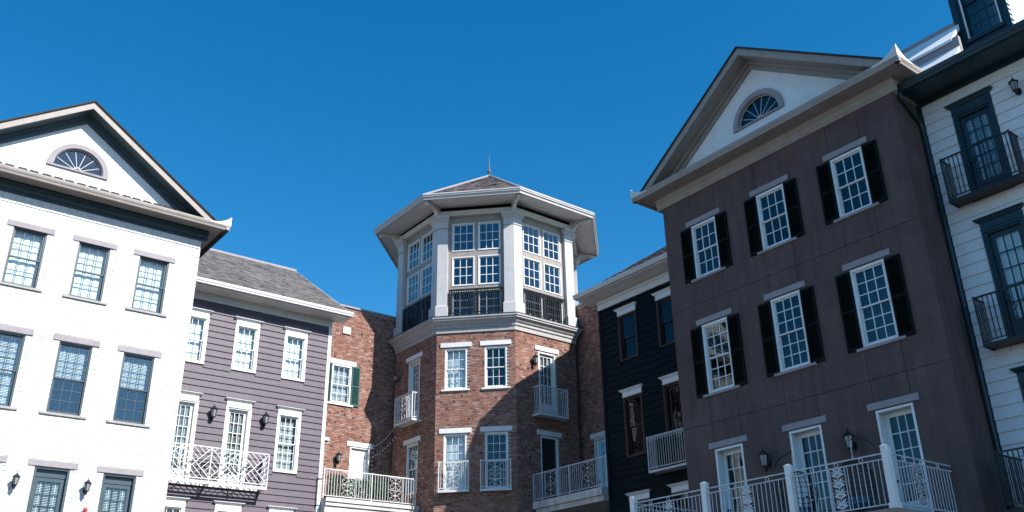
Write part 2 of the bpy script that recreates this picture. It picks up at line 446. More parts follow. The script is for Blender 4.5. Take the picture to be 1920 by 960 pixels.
def leaf_panel_mesh(w, h, m):
    def f():
        mb = MB()
        for x in (-w/2, w/2): mb.box(x-.008, x+.008, -.008, .008, 0, h)
        mb.tube([(0, 0, 0), (0, 0, h)], .009, 4)
        R = random.Random(3)
        def leaf(x, z, a, L, wd):
            c, s = math.cos(a), math.sin(a)
            prof = [(0, 0), (.25, .5), (.35, .25), (.55, .55), (.65, .25), (1, 0)]
            pts = [(t*L, q*wd) for t, q in prof]+[(t*L, -q*wd) for t, q in prof[-2:0:-1]]
            mb.extrude([(x+c*p-s*q, z+s*p+c*q) for p, q in pts], -.006, .006, 'y')
        n = max(2, round(h/.19)); mh = h/n
        for k in range(n):
            z = k*mh
            for fl in (-1, 1):
                for a, dz, L in ((.9, .02, .17), (.25, .06, .16), (1.25, .10, .15), (-.35, .15, .14), (.7, .16, .15)):
                    aa = a if fl > 0 else math.pi-a
                    leaf(fl*.012, z+dz*mh/.25, aa, L*w/.36, .045)
                mb.tube([(fl*p[0], 0, z+mh*.5+p[2]) for p in spiral(w*.28, 0, w*.17, .4, .9)], .008, 4)
        return mb.mesh('scroll_panel', [m])
    return cached(('leafpanel', w, h, m), f)
def bar(parent, name, F, x0, x1, y, z, t, m, ty=None):
    ty = ty or t
    return box_part(name, parent, F, x0, x1, y-ty/2, y+ty/2, z-t/2, z+t/2, m)
def picket(h, t, m):
    def f():
        mb = MB(); mb.box(-t/2, t/2, -t/2, t/2, 0, h); return mb.mesh('baluster', [m])
    return cached(('picket', round(h, 3), t, m), f)
def rail_run(o, F, x0, x1, z0, z1, m, panels=(), pw=.36, t=.016, gap=.105, posts=(), rt=.034, leafy=False, rings=None, skip_first=False):
    """one straight run of railing along local x at y = 0"""
    bar(o, 'top_rail', F, x0, x1, 0, z1-rt/2, rt, m)
    bar(o, 'bottom_rail', F, x0, x1, 0, z0+.012, .024, m)
    zt = z1-rt
    if rings:
        zt = z1-.115; bar(o, 'second_rail', F, x0, x1, 0, zt-.010, .02, m)
        for x in rings:
            def f():
                mb = MB(); mb.tube([(.044*math.cos(a*math.pi/7), 0, .044*math.sin(a*math.pi/7)) for a in range(14)], .009, 4, closed=True); return mb.mesh('ring', [m])
            ob('ring', cached(('ring', m), f), o, F @ T(x, 0, z1-.070))
        zt -= .02
    for x in panels:
        ob('scroll_panel', (leaf_panel_mesh if leafy else scroll_mesh)(pw, round(zt-z0-.024, 3), m), o, F @ T(x, 0, z0+.024))
    n = max(1, round((x1-x0)/gap)); me = picket(zt-z0-.02, t, m)
    for i in range(1, n):
        x = x0+(x1-x0)*i/n
        if any(abs(x-c) < pw/2+.02 for c in panels) or any(abs(x-c) < .04 for c in posts): continue
        ob('baluster', me, o, F @ T(x, 0, z0+.02))
    for x in posts: box_part('post', o, F, x-.018, x+.018, -.018, .018, z0-.08, z1+.02, m)
RZ = lambda a: Matrix.Rotation(math.radians(a), 4, 'Z')
def small_balcony(parent, F, u, z0, z1, w, D, m, floor_m, panels=(0,), side_gap=.105, slab=.07, pw=.36, t=.016, name='balcony', leafy=False):
    F2 = F @ T(u, 0, 0)
    mb = MB(); mb.box(-w/2, w/2, -D, 0, z0-slab, z0-.02)
    mb.box(-w/2-.012, w/2+.012, -D-.012, -D+.02, z0-slab-.02, z0-.005); mb.box(-w/2-.012, -w/2+.02, -D+.02, 0, z0-slab-.02, z0-.005); mb.box(w/2-.02, w/2+.012, -D+.02, 0, z0-slab-.02, z0-.005)
    o = add(name, mb, floor_m, parent, F2)
    rail_run(o, T(0, -D, 0), -w/2, w/2, z0+.05, z1, m, panels, pw, posts=(-w/2+.018, w/2-.018), t=t)
    if D > .2:
        for s in (-1, 1):
            rail_run(o, T(s*(w/2-.018), 0, 0) @ RZ(-90), .03, D-.02, z0+.05, z1, m, gap=side_gap, t=t)
    return o
def lantern(label, Fw, z_top, hgt=.50, m='black_iron', hang=False, proj=.2):
    """wall lantern; Fw has its origin on the wall, local -y pointing away from the wall"""
    o = thing('wall_lantern', label, 'lantern', Fw @ T(0, 0, z_top-hgt), 'wall lanterns')
    s = hgt/.5
    def plate():
        mb = MB(); mb.lathe([(.03*s, 0), (.055*s, .004), (.055*s, .016), (.02*s, .024)], 12); return mb.mesh('backplate', [m])
    ob('backplate', cached(('bp', s, m), plate), o, T(0, 0, .17*s if not hang else .15*s) @ Matrix.Rotation(math.radians(90), 4, 'X') @ Matrix.Scale(1.7, 4, (0, 1, 0)))
    def arm():
        mb = MB()
        if hang:
            pts = [(0, -.02, .13*s), (0, -.07*s, .05*s), (0, -proj*.55, .01), (0, -proj*.9, .07*s), (0, -proj, .15*s)]
            mb.tube(pts, .012*s, 6)
            mb.tube([(0, -p[0], p[2]) for p in spiral(.05*s, .30*s, .055*s, 2.8, .9)], .009*s, 5)
            mb.tube([(0, -.02, .2*s), (0, -.05*s, .32*s), (0, -.08*s, .43*s), (0, -proj*.9, .46*s), (0, -proj, .42*s)], .011*s, 6)
        else:
            mb.tube([(0, -.02, .15*s), (0, -.08*s, .08*s), (0, -proj*.7, .03*s), (0, -proj, .07*s), (0, -proj, .12*s)], .014*s, 6)
            mb.tube([(0, -.02, .18*s), (0, -.05*s, .16*s), (0, -.07*s, .11*s)], .010*s, 5)
            mb.lathe([(.004, .0), (.018*s, .03*s), (.02*s, .06*s), (.045*s, .12*s), (.0, .121*s)], 8, 0, -proj)
        return mb.mesh('bracket', [m])
    ob('bracket', cached(('arm', s, m, hang, proj), arm), o)
    def cage():
        mb = MB(); z0, z1 = .125*s, .33*s; r0_, r1_ = .052*s, .082*s
        for k in range(6):
            a = k*math.pi/3
            mb.tube([(r0_*math.cos(a), r0_*math.sin(a), z0), (r1_*math.cos(a), r1_*math.sin(a), z1)], .006*s, 4)
        mb.lathe([(r0_*.6, z0-.02*s), (r0_+.012*s, z0-.012*s), (r0_+.012*s, z0+.008*s), (r0_*.5, z0+.008*s)], 6)
        mb.lathe([(r1_+.004*s, z1-.005*s), (r1_+.03*s, z1), (r1_+.03*s, z1+.012*s), (.055*s, z1+.055*s), (.03*s, z1+.085*s), (.022*s, z1+.10*s), (.012*s, z1+.105*s), (.006*s, z1+.125*s), (.013*s, z1+.14*s), (.003*s, z1+.17*s)], 6)
        return mb.mesh('cage', [m])
    ob('cage', cached(('cage', s, m), cage), o, T(0, -proj, 0))
    def gl():
        mb = MB(); mb.lathe([(.048*s, .135*s), (.077*s, .325*s)], 6); return mb.mesh('lamp_glass', ['lamp_glass'])
    ob('lamp_glass', cached(('lg', s), gl), o, T(0, -proj, 0))
    return o

# ------------------------------------------------------------------ roofs
SHG = [(.155, .146, .146), (.13, .122, .124), (.19, .178, .174), (.105, .10, .103), (.165, .152, .148)]
def shingles(mb, O, U, V, L, span, R, pal=SHG, e=.145, tw=.30):
    """shingle tabs on a plane: O origin at the eave, U along it, V up the slope, span(v) -> (umin, umax)"""
    O, U, V = Vector(O), Vector(U).normalized(), Vector(V).normalized(); Nn = U.cross(V).normalized()
    v = 0.0
    while v < L-.01:
        v1 = min(v+e+.02, L); a, b = span(v+e*.5); x = a-R.random()*tw
        while x < b:
            wd = tw*R.choice((.5, .75, 1, 1.2)); s, q = max(x, a), min(x+wd-.006, b)
            if q-s > .015:
                h = R.choice((.010, .012, .022)); c = R.choice(pal); g = R.uniform(.88, 1.12); c = tuple(k*g for k in c)
                P = [O+U*s+V*v, O+U*q+V*v, O+U*q+V*v1, O+U*s+V*v1]
                Q = [P[0]+Nn*h, P[1]+Nn*h, P[2]+Nn*.003, P[3]+Nn*.003]
                mb.hexa([*P, *Q], 0, c, skip=(0, 4))
            x += wd
        v += e
def clip_poly(poly, zmin):
    out = []
    for i, p in enumerate(poly):
        q = poly[(i+1) % len(poly)]
        if p[1] >= zmin: out.append(p)
        if (p[1] >= zmin) != (q[1] >= zmin):
            t = (zmin-p[1])/(q[1]-p[1]); out.append((p[0]+t*(q[0]-p[0]), zmin))
    return out
GUT = [(0, -.02), (.09, -.02), (.10, .03), (.13, .08), (.14, .13), (.14, .17), (.125, .17), (.125, .12), (0, .12)]   # gutter profile: outwards, up

def pediment(h, F, hw, trim, soff, tab_n, pent_m='shingle_dark', depth=10.0, crown_m=None, rake_m=None, fan_g='dark_pane_glass'):
    """cornice, pent roof, tympanum with half-round window, rakes and roof of a front-gabled house; local x centred"""
    crown_m = crown_m or trim; rake_m = rake_m or trim
    o_, za, p = .52, 16.70, .695
    mb = MB()   # crown moulding where wall meets soffit, with returns along the sides
    prof = [(.02, 13.15), (-.05, 13.15), (-.05, 13.21), (-.08, 13.25), (-.11, 13.34), (-.11, 13.38), (-.17, 13.46), (-.17, 13.50), (.02, 13.50)]
    mb.extrude(prof, -hw-.16, hw+.16, 'x')
    for s in (-1, 1): mb.extrude([(s*(hw-a), z) for a, z in prof], .03, depth, 'y')
    add('crown_moulding', mb, crown_m, h, F)
    mb = MB(); E = hw+o_
    mb.box(-E, E, -o_, 0, 13.502, 13.53); 
    for s in (-1, 1): mb.box(min(s*hw, s*E), max(s*hw, s*E), .0, depth, 13.503, 13.531)
    mb.box(-E-.01, E+.01, -o_-.025, -o_+.0, 13.47, 13.60)
    add('soffit', mb, soff, h, F)
    mb = MB(); mb.extrude([(-o_-.03-a, 13.50+b) for a, b in GUT], -E-.15, E+.15, 'x')
    for s in (-1, 1): mb.extrude([(s*(E+.012+a), 13.50+b) for a, b in GUT], -o_-.16, depth, 'y')
    add('gutter', mb, trim, h, F)
    mb = MB(); mb.extrude([(-o_-.03, 13.615), (.03, 14.03), (.03, 13.93), (-o_-.03, 13.55)], -E, E, 'x')
    pent = add('pent_roof', mb, pent_m, h, F)
    sl = math.atan2(14.03-13.615, o_+.06)
    def tab():
        b = MB(); b.box(-.115, .115, -.03, .30, 0, .06); b.box(-.15, .15, .05, .32, -.004, .012); return b.mesh('shingle', [pent_m])
    me = cached(('tab', pent_m), tab)
    for i in range(tab_n):
        x = -E+.1+(2*E-.2)*(i+.5)/tab_n
        for yy in (0, .33):
            ob('shingle', me, pent, T(x+(.5*(2*E-.2)/tab_n if yy else 0)+rnd.uniform(-.02, .02), -o_-.04+yy*math.cos(sl), 13.625+yy*math.sin(sl)) @ Matrix.Rotation(sl, 4, 'X'))
    # tympanum with a half-round opening
    R0, zc = .745, 14.47
    zt = za-.50
    tri = [(-(zt-13.6)/p, 13.6), ((zt-13.6)/p, 13.6), (0, zt+.12)]
    tri = [(-(zt+.1-13.6)/p, 13.6), ((zt+.1-13.6)/p, 13.6), (0, zt+.1)]
    arch = [(R0*math.cos(math.pi*i/24), zc+R0*math.sin(math.pi*i/24)) for i in range(25)]
    outer = [Vector((x, z, 0)) for x, z in tri]; hole = [Vector((x, z, 0)) for x, z in arch]
    allp = outer+hole; mb = MB()
    for t in tessellate_polygon([outer, hole[::-1]]):
        pts = [(allp[i] if i < 3 else hole[::-1][i-3]) for i in t]
        q = [(v.x, 0, v.y) for v in pts]
        nrm = (Vector(q[1])-Vector(q[0])).cross(Vector(q[2])-Vector(q[0]))
        mb.face(q if nrm.y < 0 else q[::-1])
    for a, b in zip(arch, arch[1:]+arch[:1]): mb.face([(a[0], 0, a[1]), (b[0], 0, b[1]), (b[0], .15, b[1]), (a[0], .15, a[1])])
    add('tympanum', mb, 'white_stucco', h, F)
    # half-round window: surround, frame, spokes, panes
    mb = MB(); n = 32
    for (ra, rb, ya, yb) in ((.745, .90, -.05, .06), (.725, .79, -.02, .10)):
        for i in range(n):
            a, b = math.pi*i/n, math.pi*(i+1)/n
            P = [(r*math.cos(t), y, zc+r*math.sin(t)) for y in (ya, yb) for t, r in ((a, ra), (a, rb), (b, rb), (b, ra))]
            mb.hexa([P[0], P[1], P[2], P[3], P[4], P[5], P[6], P[7]])
    mb.box(-.90, .90, -.055, .06, zc-.06, zc); 
    fw_ = add('half_round_window', mb, 'lavender_stone', h, F)
    mb = MB()
    mb.box(-.73, .73, .05, .09, zc+.001, zc+.03)
    ns = 7
    for i in range(1, ns):
        a = math.pi*i/ns; mb.tube([(.1*math.cos(a), .07, zc+.1*math.sin(a)), (.735*math.cos(a), .07, zc+.735*math.sin(a))], .0075, 4)
    mb.tube([(.12*math.cos(math.pi*i/10), .07, zc+.12*math.sin(math.pi*i/10)) for i in range(11)], .016, 4)
    mb.tube([(.73*math.cos(math.pi*i/24), .07, zc+.73*math.sin(math.pi*i/24)) for i in range(25)], .018, 4)
    add('muntins', mb, 'white_paint', fw_)
    for i in range(ns):
        mb = MB(); a0, a1 = math.pi*i/ns, math.pi*(i+1)/ns
        pts = [(.01*math.cos(a0), zc+.01*math.sin(a0))]+[(.735*math.cos(a0+(a1-a0)*k/4), zc+.735*math.sin(a0+(a1-a0)*k/4)) for k in range(5)]
        mb.extrude(pts, .072, .077, 'y'); add('pane', mb, fan_g, fw_)
    mb = MB(); mb.extrude([(-.8, zc-.1), (.8, zc-.1), (.8, zc+.8), (-.8, zc+.8)], .5, .52, 'y'); add('back_panel', mb, 'interior', fw_)
    # rakes
    def slope(s, t0, t1, y0, y1, m, name, E_, zmin=13.0):
        poly = clip_poly([(0, za-t0), (E_, za-p*E_-t0), (E_, za-p*E_-t1), (0, za-t1)], zmin)
        b = MB(); b.extrude([(s*x, z) for x, z in poly], y0, y1, 'y'); return add(name, b, m, h, F)
    for s in (-1, 1):
        slope(s, -.055, 0, -o_-.11, depth, pent_m, 'roof', E+.10)
        slope(s, .0, .24, -o_-.06, -o_-.02, trim, 'rake_fascia', E+.04, 13.60)
        slope(s, .22, .245, -o_-.02, .02, rake_m if rake_m != trim else soff, 'rake_soffit', E, 13.60)
        slope(s, .245, .36, -.13, .03, rake_m, 'rake_moulding', E, 13.66)
        slope(s, .36, .52, -.05, .03, rake_m, 'rake_frieze', E, 13.66)
    # upturned gutter horns at the corners
    for s in (-1, 1):
        mb = MB(); k = 8; cx_, cy_ = s*(E+.16), -o_-.18
        crv = [(t, .02+.29*(1-t)**2.4) for t in [i/k for i in range(k+1)]]
        for (t0, h0), (t1, h1) in zip(crv, crv[1:]):
            for ax in (0, 1):
                def P(t, hh, d):
                    return (cx_-s*.70*t, cy_+d, 13.64+hh) if ax == 0 else (cx_-s*(.001+d), cy_+.031+.66*t, 13.639+hh)
                q = [P(t0, -.03, 0), P(t1, -.03, 0), P(t1, -.03, .03), P(t0, -.03, .03), P(t0, h0, 0), P(t1, h1, 0), P(t1, h1, .03), P(t0, h0, .03)]
                mb.hexa(q)
        add('gutter_horn', mb, trim if trim != 'beige_trim' else 'off_white_paint', h, F)
    # gable back
    mb = MB(); mb.extrude([(-hw, 13.5), (hw, 13.5), (0, 13.5+p*hw+.2)], depth-.2, depth-.05, 'y'); add('rear_gable', mb, 'interior', h, F)

def shell(parent, F, u0, u1, z1, depth, m, front=0.28):
    """side and rear walls and floors that close the house behind its facade"""
    mb = MB()
    mb.box(u0, u0+.25, front, depth, -H, z1); mb.box(u1-.25, u1, front, depth, -H, z1); mb.box(u0+.25, u1-.25, depth-.25, depth, -H, z1)
    add('side_walls', mb, m, parent, F)
    mb = MB()
    for z in (2.5, 6.0, 9.7, z1-.2): mb.box(u0+.26, u1-.26, front+.02, depth-.27, z-.2, z)
    add('floors', mb, 'interior', parent, F)

# ------------------------------------------------------------------ ground
mb = MB(); mb.face([(-900, -900, 0), (900, -900, 0), (900, 900, 0), (-900, 900, 0)])
g = add('ground', mb, 'paving', None); g['kind'] = 'structure'

# ================================================================== white painted-brick house, left
F = facade(4.585, 28, 0)
wh = thing('gabled_house', 'white painted brick house with pediment gable and dark teal windows, far left', 'house', F)
hw = 4.115
cols = [-2.72, -.905, .915, 2.725]
LW, LV = 1.28, 'lavender_stone'
ops = []
for c in cols:
    ops += [(c-.46, c+.46, 10.36, 12.15), (c-.46, c+.46, 6.84, 8.94), (c-.46, c+.46, 2.75, 5.33)]
wall(wh, UP, -hw, hw, -H, 13.55, ops, .012, .28, 'white_mortar')
lops = ops+[(c-LW/2, c+LW/2, z, z+.17) for c in cols for z in (12.15, 8.96, 5.34)]+[(c-.63, c+.63, z-.07, z+.01) for c in cols for z in (10.36, 6.84)]
bricks(wh, UP, -hw, hw, 3.0, 12.86, lops, WHT, 'white_brick', 1, (12.87, 13.16))
for i, c in enumerate(cols):
    ln = (LW, .0, .17, LV, .03); si = (1.25, .065, 'sill_stone', .05)
    window(wh, UP, c, 10.36, 12.15, m='teal_paint', yf=.04, blind=('shade', 1.0), bm='shade_cloth', lintel=ln, sill=si)
    window(wh, UP, c, 6.84, 8.94, g='sky_glass', m='teal_paint', yf=.04, ny=(3, 3), blind=('slat', 1.0 if i < 2 else .5), lintel=(LW, .02, .17, LV, .03), sill=si)
    door(wh, UP, c, 2.75, 5.33, m='teal_paint', rec=.12, ny=6, yf=.02, head=.20, blind=('open',), lintel=(LW, .01, .16, LV, .03), sash_m='teal_paint', glass_frac=.86)
shell(wh, UP, -hw, hw, 13.5, 10, 'white_stucco')
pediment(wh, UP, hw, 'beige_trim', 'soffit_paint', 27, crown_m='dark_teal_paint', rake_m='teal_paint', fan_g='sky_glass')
lantern('black wall lantern nearer the left edge, on white brick beside teal door', F @ UP @ T(4.61-4.585, 0, 0), 5.12, .50)
lantern('black wall lantern on white brick between the two teal doors', F @ UP @ T(6.43-4.585, 0, 0), 5.13, .50)
ab = thing('alarm_ball', 'small round red fixture low on the white brick wall, between the doors', 'fixture', F @ UP @ T(6.50-4.585, 0, 4.05))
mb = MB(); mb.lathe([(.0, .14), (.035, .15), (.06, .18), (.065, .21), (.05, .25), (.02, .272), (.0, .275)], 12, 0, -.12); add('ball', mb, 'red_enamel', ab, smooth=True)
mb = MB(); mb.tube([(0, .0, .02), (0, -.12, .04), (0, -.12, .16)], .014, 6); add('stalk', mb, 'white_iron', ab)
aw = thing('red_awning', 'faded red awning edge low on white brick wall at left frame edge', 'awning', F @ UP @ T(3.45-4.585, 0, 3.6))
mb = MB(); mb.hexa([(-.75, -.5, 0), (.72, -.5, 0), (.72, 0, 0), (-.75, 0, 0), (-.75, -.5, .06), (.72, -.5, .06), (.72, 0, .42), (-.75, 0, .42)]); add('canopy', mb, 'red_enamel', aw)
mb = MB(); mb.tube([(-.7, 0, -.02), (-.7, -.45, -.02), (.67, -.45, -.02), (.67, 0, -.02)], .012, 5); add('frame', mb, 'black_iron', aw)

# ================================================================== purple clapboard house
F = facade(12.07, 31.9, 0)
ph = thing('clapboard_house', 'purple clapboard house with white trim and grey shingle roof', 'house', F)
u0_, u1_ = 8.74-12.07, 15.50-12.07
cols = [-1.97, 0.0, 1.97]
def casing_ops(c, z0, z1, cw=.49): return (c-cw, c+cw, z0, z1)
ops, bops = [], []
lev = [(10.29, 11.98), (6.78, 8.86), (3.2, 5.2)]
for i, c in enumerate(cols):
    for k, (a, b) in enumerate(lev):
        if k == 1 and i < 2: a = 6.10
        ops.append((c-.40, c+.40, a, b)); bops.append((c-.475, c+.475, a-.04 if not (k == 1 and i < 2) else a, b+.20))
wall(ph, UP, u0_, u1_, -H, 13.1, ops, .005, .28, 'lap_purple')
boards(ph, UP, u0_, u1_-.10, 3.33, 12.68, .235, bops, 'lap_purple', 11, .046)
for i, c in enumerate(cols):
    cr = (1.13, .27, 'white_paint', .03)
    window(ph, UP, c, *lev[0], w=.80, blind=('shade', 1.0), bm='shade_cloth', casing=(.075, -.045), crown=cr, yf=-.01)
    if i < 2: door(ph, UP, c, 6.10, lev[1][1], w=.84, casing=(.065, -.045), crown=cr, rec=.12, yf=-.01, blind=('open',), ny=6, glass_frac=.86)
    else: window(ph, UP, c, *lev[1], w=.80, ny=(3, 3), blind=('slat', 1.0), casing=(.075, -.045), crown=cr, yf=-.01)
    window(ph, UP, c, *lev[2], w=.80, ny=(3, 3), blind=('shade', 1.0), bm='shade_cloth', casing=(.075, -.045), crown=cr, yf=-.01)
mb = MB(); mb.box(u1_-.10, u1_+.035, -.045, .02, -H, 12.70); mb.box(u1_, u1_+.034, .02, .14, -H, 12.70); add('corner_board', mb, 'white_paint', ph, UP)
mb = MB(); mb.box(u0_, u1_+.03, -.05, .02, 12.68, 12.90); mb.box(u0_, u1_+.05, -.09, .02, 12.90, 13.0); add('frieze_board', mb, 'off_white_paint', ph, UP)
oe = .72
def eave_roof(h, ua, ub, trim, gut_m, ridge_run=5.3, zr=13.06, pitch_=.667, seed=5, rake_side=1):
    mb = MB(); mb.hexa([(ua, -oe, 13.0), (ub, -oe, 13.0), (ub, 0, 12.96), (ua, 0, 12.96), (ua, -oe, 13.03), (ub, -oe, 13.03), (ub, 0, 13.0), (ua, 0, 13.0)]); add('soffit', mb, trim, h, UP)
    mb = MB(); mb.box(ua, ub, -oe-.02, -oe, 12.97, 13.16); add('fascia', mb, trim, h, UP)
    mb = MB(); mb.extrude([(-oe-.025-a, 13.03+b*.85) for a, b in GUT], ua, ub+.03, 'x'); add('gutter', mb, gut_m, h, UP)
    e0 = 13.14; y0 = -oe-.06; run = ridge_run+oe
    mb = MB(); mb.extrude([(y0, e0), (y0+run, e0+run*pitch_), (y0+2*run, e0), (y0+2*run, e0-.1), (y0+run, e0+run*pitch_-.12), (y0, e0-.04)], ua, ub, 'x')
    rf = add('roof', mb, 'shingle_dark', h, UP)
    mb = MB(); L = run*math.hypot(1, pitch_)
    shingles(mb, (ua, y0, e0), (1, 0, 0), (0, 1, pitch_), L, lambda v: (0, ub-ua+.02), random.Random(seed)); add('shingles', mb, 'shingle', rf, kind='stuff')
    mb = MB(); mb.box(ua, ub+.03, y0+run-.12, y0+run+.12, e0+run*pitch_-.07, e0+run*pitch_+.03); add('ridge_cap', mb, 'lavender_stone', rf)
    b = MB(); x = ub
    b.hexa([(x, y0, e0-.14), (x+.03, y0, e0-.14), (x+.03, y0+run, e0+run*pitch_-.14), (x, y0+run, e0+run*pitch_-.14), (x, y0, e0+.01), (x+.03, y0, e0+.01), (x+.03, y0+run, e0+run*pitch_+.01), (x, y0+run, e0+run*pitch_+.01)])
    add('rake_board', b, trim, rf)
    b = MB(); gx = ub-.45; b.extrude([(0.0, 13.0), (ridge_run-.06, 13.0+ridge_run*pitch_), (2*ridge_run, 13.0)], gx-.2, gx, 'x'); add('gable_wall', b, 'lap_purple' if h is ph else 'lap_blue', h, UP)
eave_roof(ph, u0_-.1, 16.0-12.07, 'off_white_paint', 'white_paint')
shell(ph, UP, u0_, u1_, 13.0, 10, 'lap_purple')
# lattice balcony
mb = MB(); bl, br_, D = 8.98-12.07, 13.17-12.07, .55
zf = 6.05
mb.box(bl, br_, -D-.03, -D+.02, zf-.10, zf); mb.box(bl, br_, -.06, 0.0, zf-.09, zf-.01)
for x in (bl, -.97-.02, br_-.05): mb.box(x, x+.05, -D+.02, -.06, zf-.09, zf-.012)
for k in range(3): y = -D+.12+k*.135; mb.box(bl+.05, br_-.05, y, y+.022, zf-.04, zf-.015)
bal = add('balcony', mb, 'white_iron', ph, UP)
def lattice(w, h, flip, m):
    def f():
        mb = MB(); t = .013
        tris = {'T': [(0, h), (w, h), (w/2, h/2)], 'L': [(0, 0), (0, h), (w/2, h/2)], 'B': [(0, 0), (w, 0), (w/2, h/2)], 'R': [(w, 0), (w, h), (w/2, h/2)]}
        def seg(p, q, tt=t):
            if (Vector(p)-Vector(q)).length < .04: return
            P = [(w-x if flip else x, z) for x, z in (p, q)]
            mb.tube([(P[0][0], 0, P[0][1]), (P[1][0], 0, P[1][1])], tt, 4)
        seg((0, h), (w, 0), .017); seg((0, 0), (w, h), .017)
        for k in 'TLBR':
            d = Vector((w, h)) if k in 'TB' else Vector((w, -h)); n = Vector((-d.y, d.x)).normalized(); tri = [Vector(p) for p in tris[k]]
            vals = [p.dot(n) for p in tri]; lo, hi = min(vals), max(vals); cnt = 5
            for i in range(1, cnt):
                c = lo+(hi-lo)*i/cnt; pts = []
                for a in range(3):
                    p, q = tri[a], tri[(a+1) % 3]; va, vb = p.dot(n)-c, q.dot(n)-c
                    if va*vb < 0: pts.append(p+(q-p)*(va/(va-vb)))
                if len(pts) == 2: seg(tuple(pts[0]), tuple(pts[1]))
        return mb.mesh('lattice_panel', [m])
    return cached(('lattice', round(w, 3), round(h, 3), flip, m), f)
nb = 4; bw = (br_-bl)/nb; ztop = 7.20; zb = 6.14
bar(bal, 'top_rail', I4, bl, br_, -D, ztop, .036, 'white_iron'); bar(bal, 'bottom_rail', I4, bl, br_, -D, zb-.012, .026, 'white_iron')
for i in range(nb+1): x = bl+i*bw; box_part('post', bal, I4, x-.016 if i else x, x+.016, -D-.016, -D+.016, zf-.1, ztop, 'white_iron')
for i in range(nb): ob('lattice_panel', lattice(bw, ztop-zb-.02, i % 2 == 1, 'white_iron'), bal, T(bl+i*bw, -D, zb))
for x in (bl+.016, br_-.016):
    FF = T(x, -D, 0) @ RZ(90)
    bar(bal, 'top_rail', FF, .02, D, 0, ztop-.001, .034, 'white_iron'); bar(bal, 'bottom_rail', FF, .02, D, 0, zb-.013, .025, 'white_iron')
    ob('lattice_panel', lattice(D-.02, ztop-zb-.02, False, 'white_iron'), bal, FF @ T(.02, 0, zb))
lantern('black scrolled lantern on purple siding between the two balcony doors', F @ UP @ T(11.10-12.07, -.03, 0), 8.86, .66, hang=True, proj=.17)
lantern('black scrolled lantern on purple siding right of the lattice balcony', F @ UP @ T(13.05-12.07, -.03, 0), 8.89, .66, hang=True, proj=.17)

# ================================================================== left brick wing
F = facade(17.5, 34, 0)
lw = thing('brick_wing', 'red brick wing between purple house and tower, sunlit with green shutters', 'building', F)
wx = lambda x: x-17.5
ops = [(wx(16.70), wx(17.62), 10.28, 11.96), (wx(17.76), wx(18.69), 5.95, 8.58), (wx(15.6), wx(16.55), 5.95, 8.58)]
lops = ops+[(wx(16.60), wx(17.88), 11.98, 12.2), (wx(17.64), wx(18.88), 8.58, 8.78), (wx(15.5), wx(16.78), 8.58, 8.8)]
wall(lw, UP, wx(15.0), wx(19.92), -H, 14.6, ops, .02, .28, 'mortar')
bricks(lw, UP, wx(15.45), wx(19.90), 4.6, 14.56, lops, RED, 'red_brick', 21)
WS = 'white_stone'
window(lw, UP, wx(17.16), 10.28, 11.96, blind=('slat', 1.0), lintel=(1.28, .02, .2, WS, .035), sill=(1.2, .07, WS, .06), shutters=('shutter_green', .38, -.03, 1.70, (-1, 1)), yf=-.012, fr=.06)
door(lw, UP, wx(18.22), 5.95, 8.58, solid=True, rec=.10, lintel=(1.24, .0, .19, WS, .035))
door(lw, UP, wx(16.08), 5.95, 8.58, rec=.10, lintel=(1.36, .09, .12, WS, .06), blind=('open',))
mb = MB(); mb.box(wx(17.08), wx(17.44), -.06, .02, 13.38, 13.68); mb.box(wx(17.11), wx(17.41), -.07, -.06, 13.41, 13.65); add('vent_box', mb, 'white_paint', lw, UP)
mb = MB(); mb.box(wx(15.0), wx(20.0), -.05, .32, 14.60, 14.68); add('parapet_cap', mb, 'lavender_stone', lw, UP)
mb = MB(); mb.box(wx(15.0), wx(15.25), .28, 8, -H, 14.6); mb.box(wx(15.25), wx(23), 7.75, 8, -H, 14.6); mb.box(wx(15.0), wx(23), .3, 8, 14.3, 14.4); add('rear_walls', mb, 'interior', lw, UP)
# terrace of the left wing
YR = 31.45-34
mb = MB(); mb.box(wx(15.56), wx(19.56), YR, -.0, 5.66, 5.92); mb.box(wx(15.54), wx(19.57), YR-.05, YR, 5.80, 5.94); mb.box(wx(15.56), wx(19.5), YR+.06, -.02, 5.42, 5.66)
tl = add('terrace', mb, 'concrete', lw, UP)
rail_run(tl, T(0, YR+.03, 0), wx(15.42), wx(19.44), 6.0, 7.0, 'white_iron', panels=(wx(16.43), wx(18.5)), pw=.62, posts=(wx(15.44), wx(17.46), wx(19.42)), gap=.115)
lantern('black lantern on sunlit red brick beside the white terrace door', F @ UP @ T(wx(17.17), 0, 0), 8.32, .62, proj=.18)
# hedge behind the railing
hg = thing('hedge', 'green boxwood hedge behind the white terrace railing', 'hedge', F @ UP @ T(0, 0, 5.92))
mb = MB(); R = random.Random(4)
for k in range(9000):
    x = R.uniform(15.72, 18.25); z = R.uniform(.05, .92 if x < 16.3 else .84)+R.uniform(-.03, .05); y = YR+.14+R.random()*.28
    a, b = R.uniform(0, 6.28), R.uniform(-.6, .9); L = R.uniform(.035, .07)
    d = Vector((math.cos(a)*math.cos(b), math.sin(a)*math.cos(b), math.sin(b))); s = d.cross(Vector((R.uniform(-1, 1), R.uniform(-1, 1), .7))).normalized()*L*.4
    c = Vector((wx(x), y, z)); mb.face([c, c+d*L*.5+s, c+d*L, c+d*L*.5-s])
add('foliage', mb, 'leaf', hg, kind='stuff')
mb = MB(); mb.box(wx(15.70), wx(18.28), YR+.12, YR+.46, .005, .16); add('planter', mb, 'dark_wood', hg)

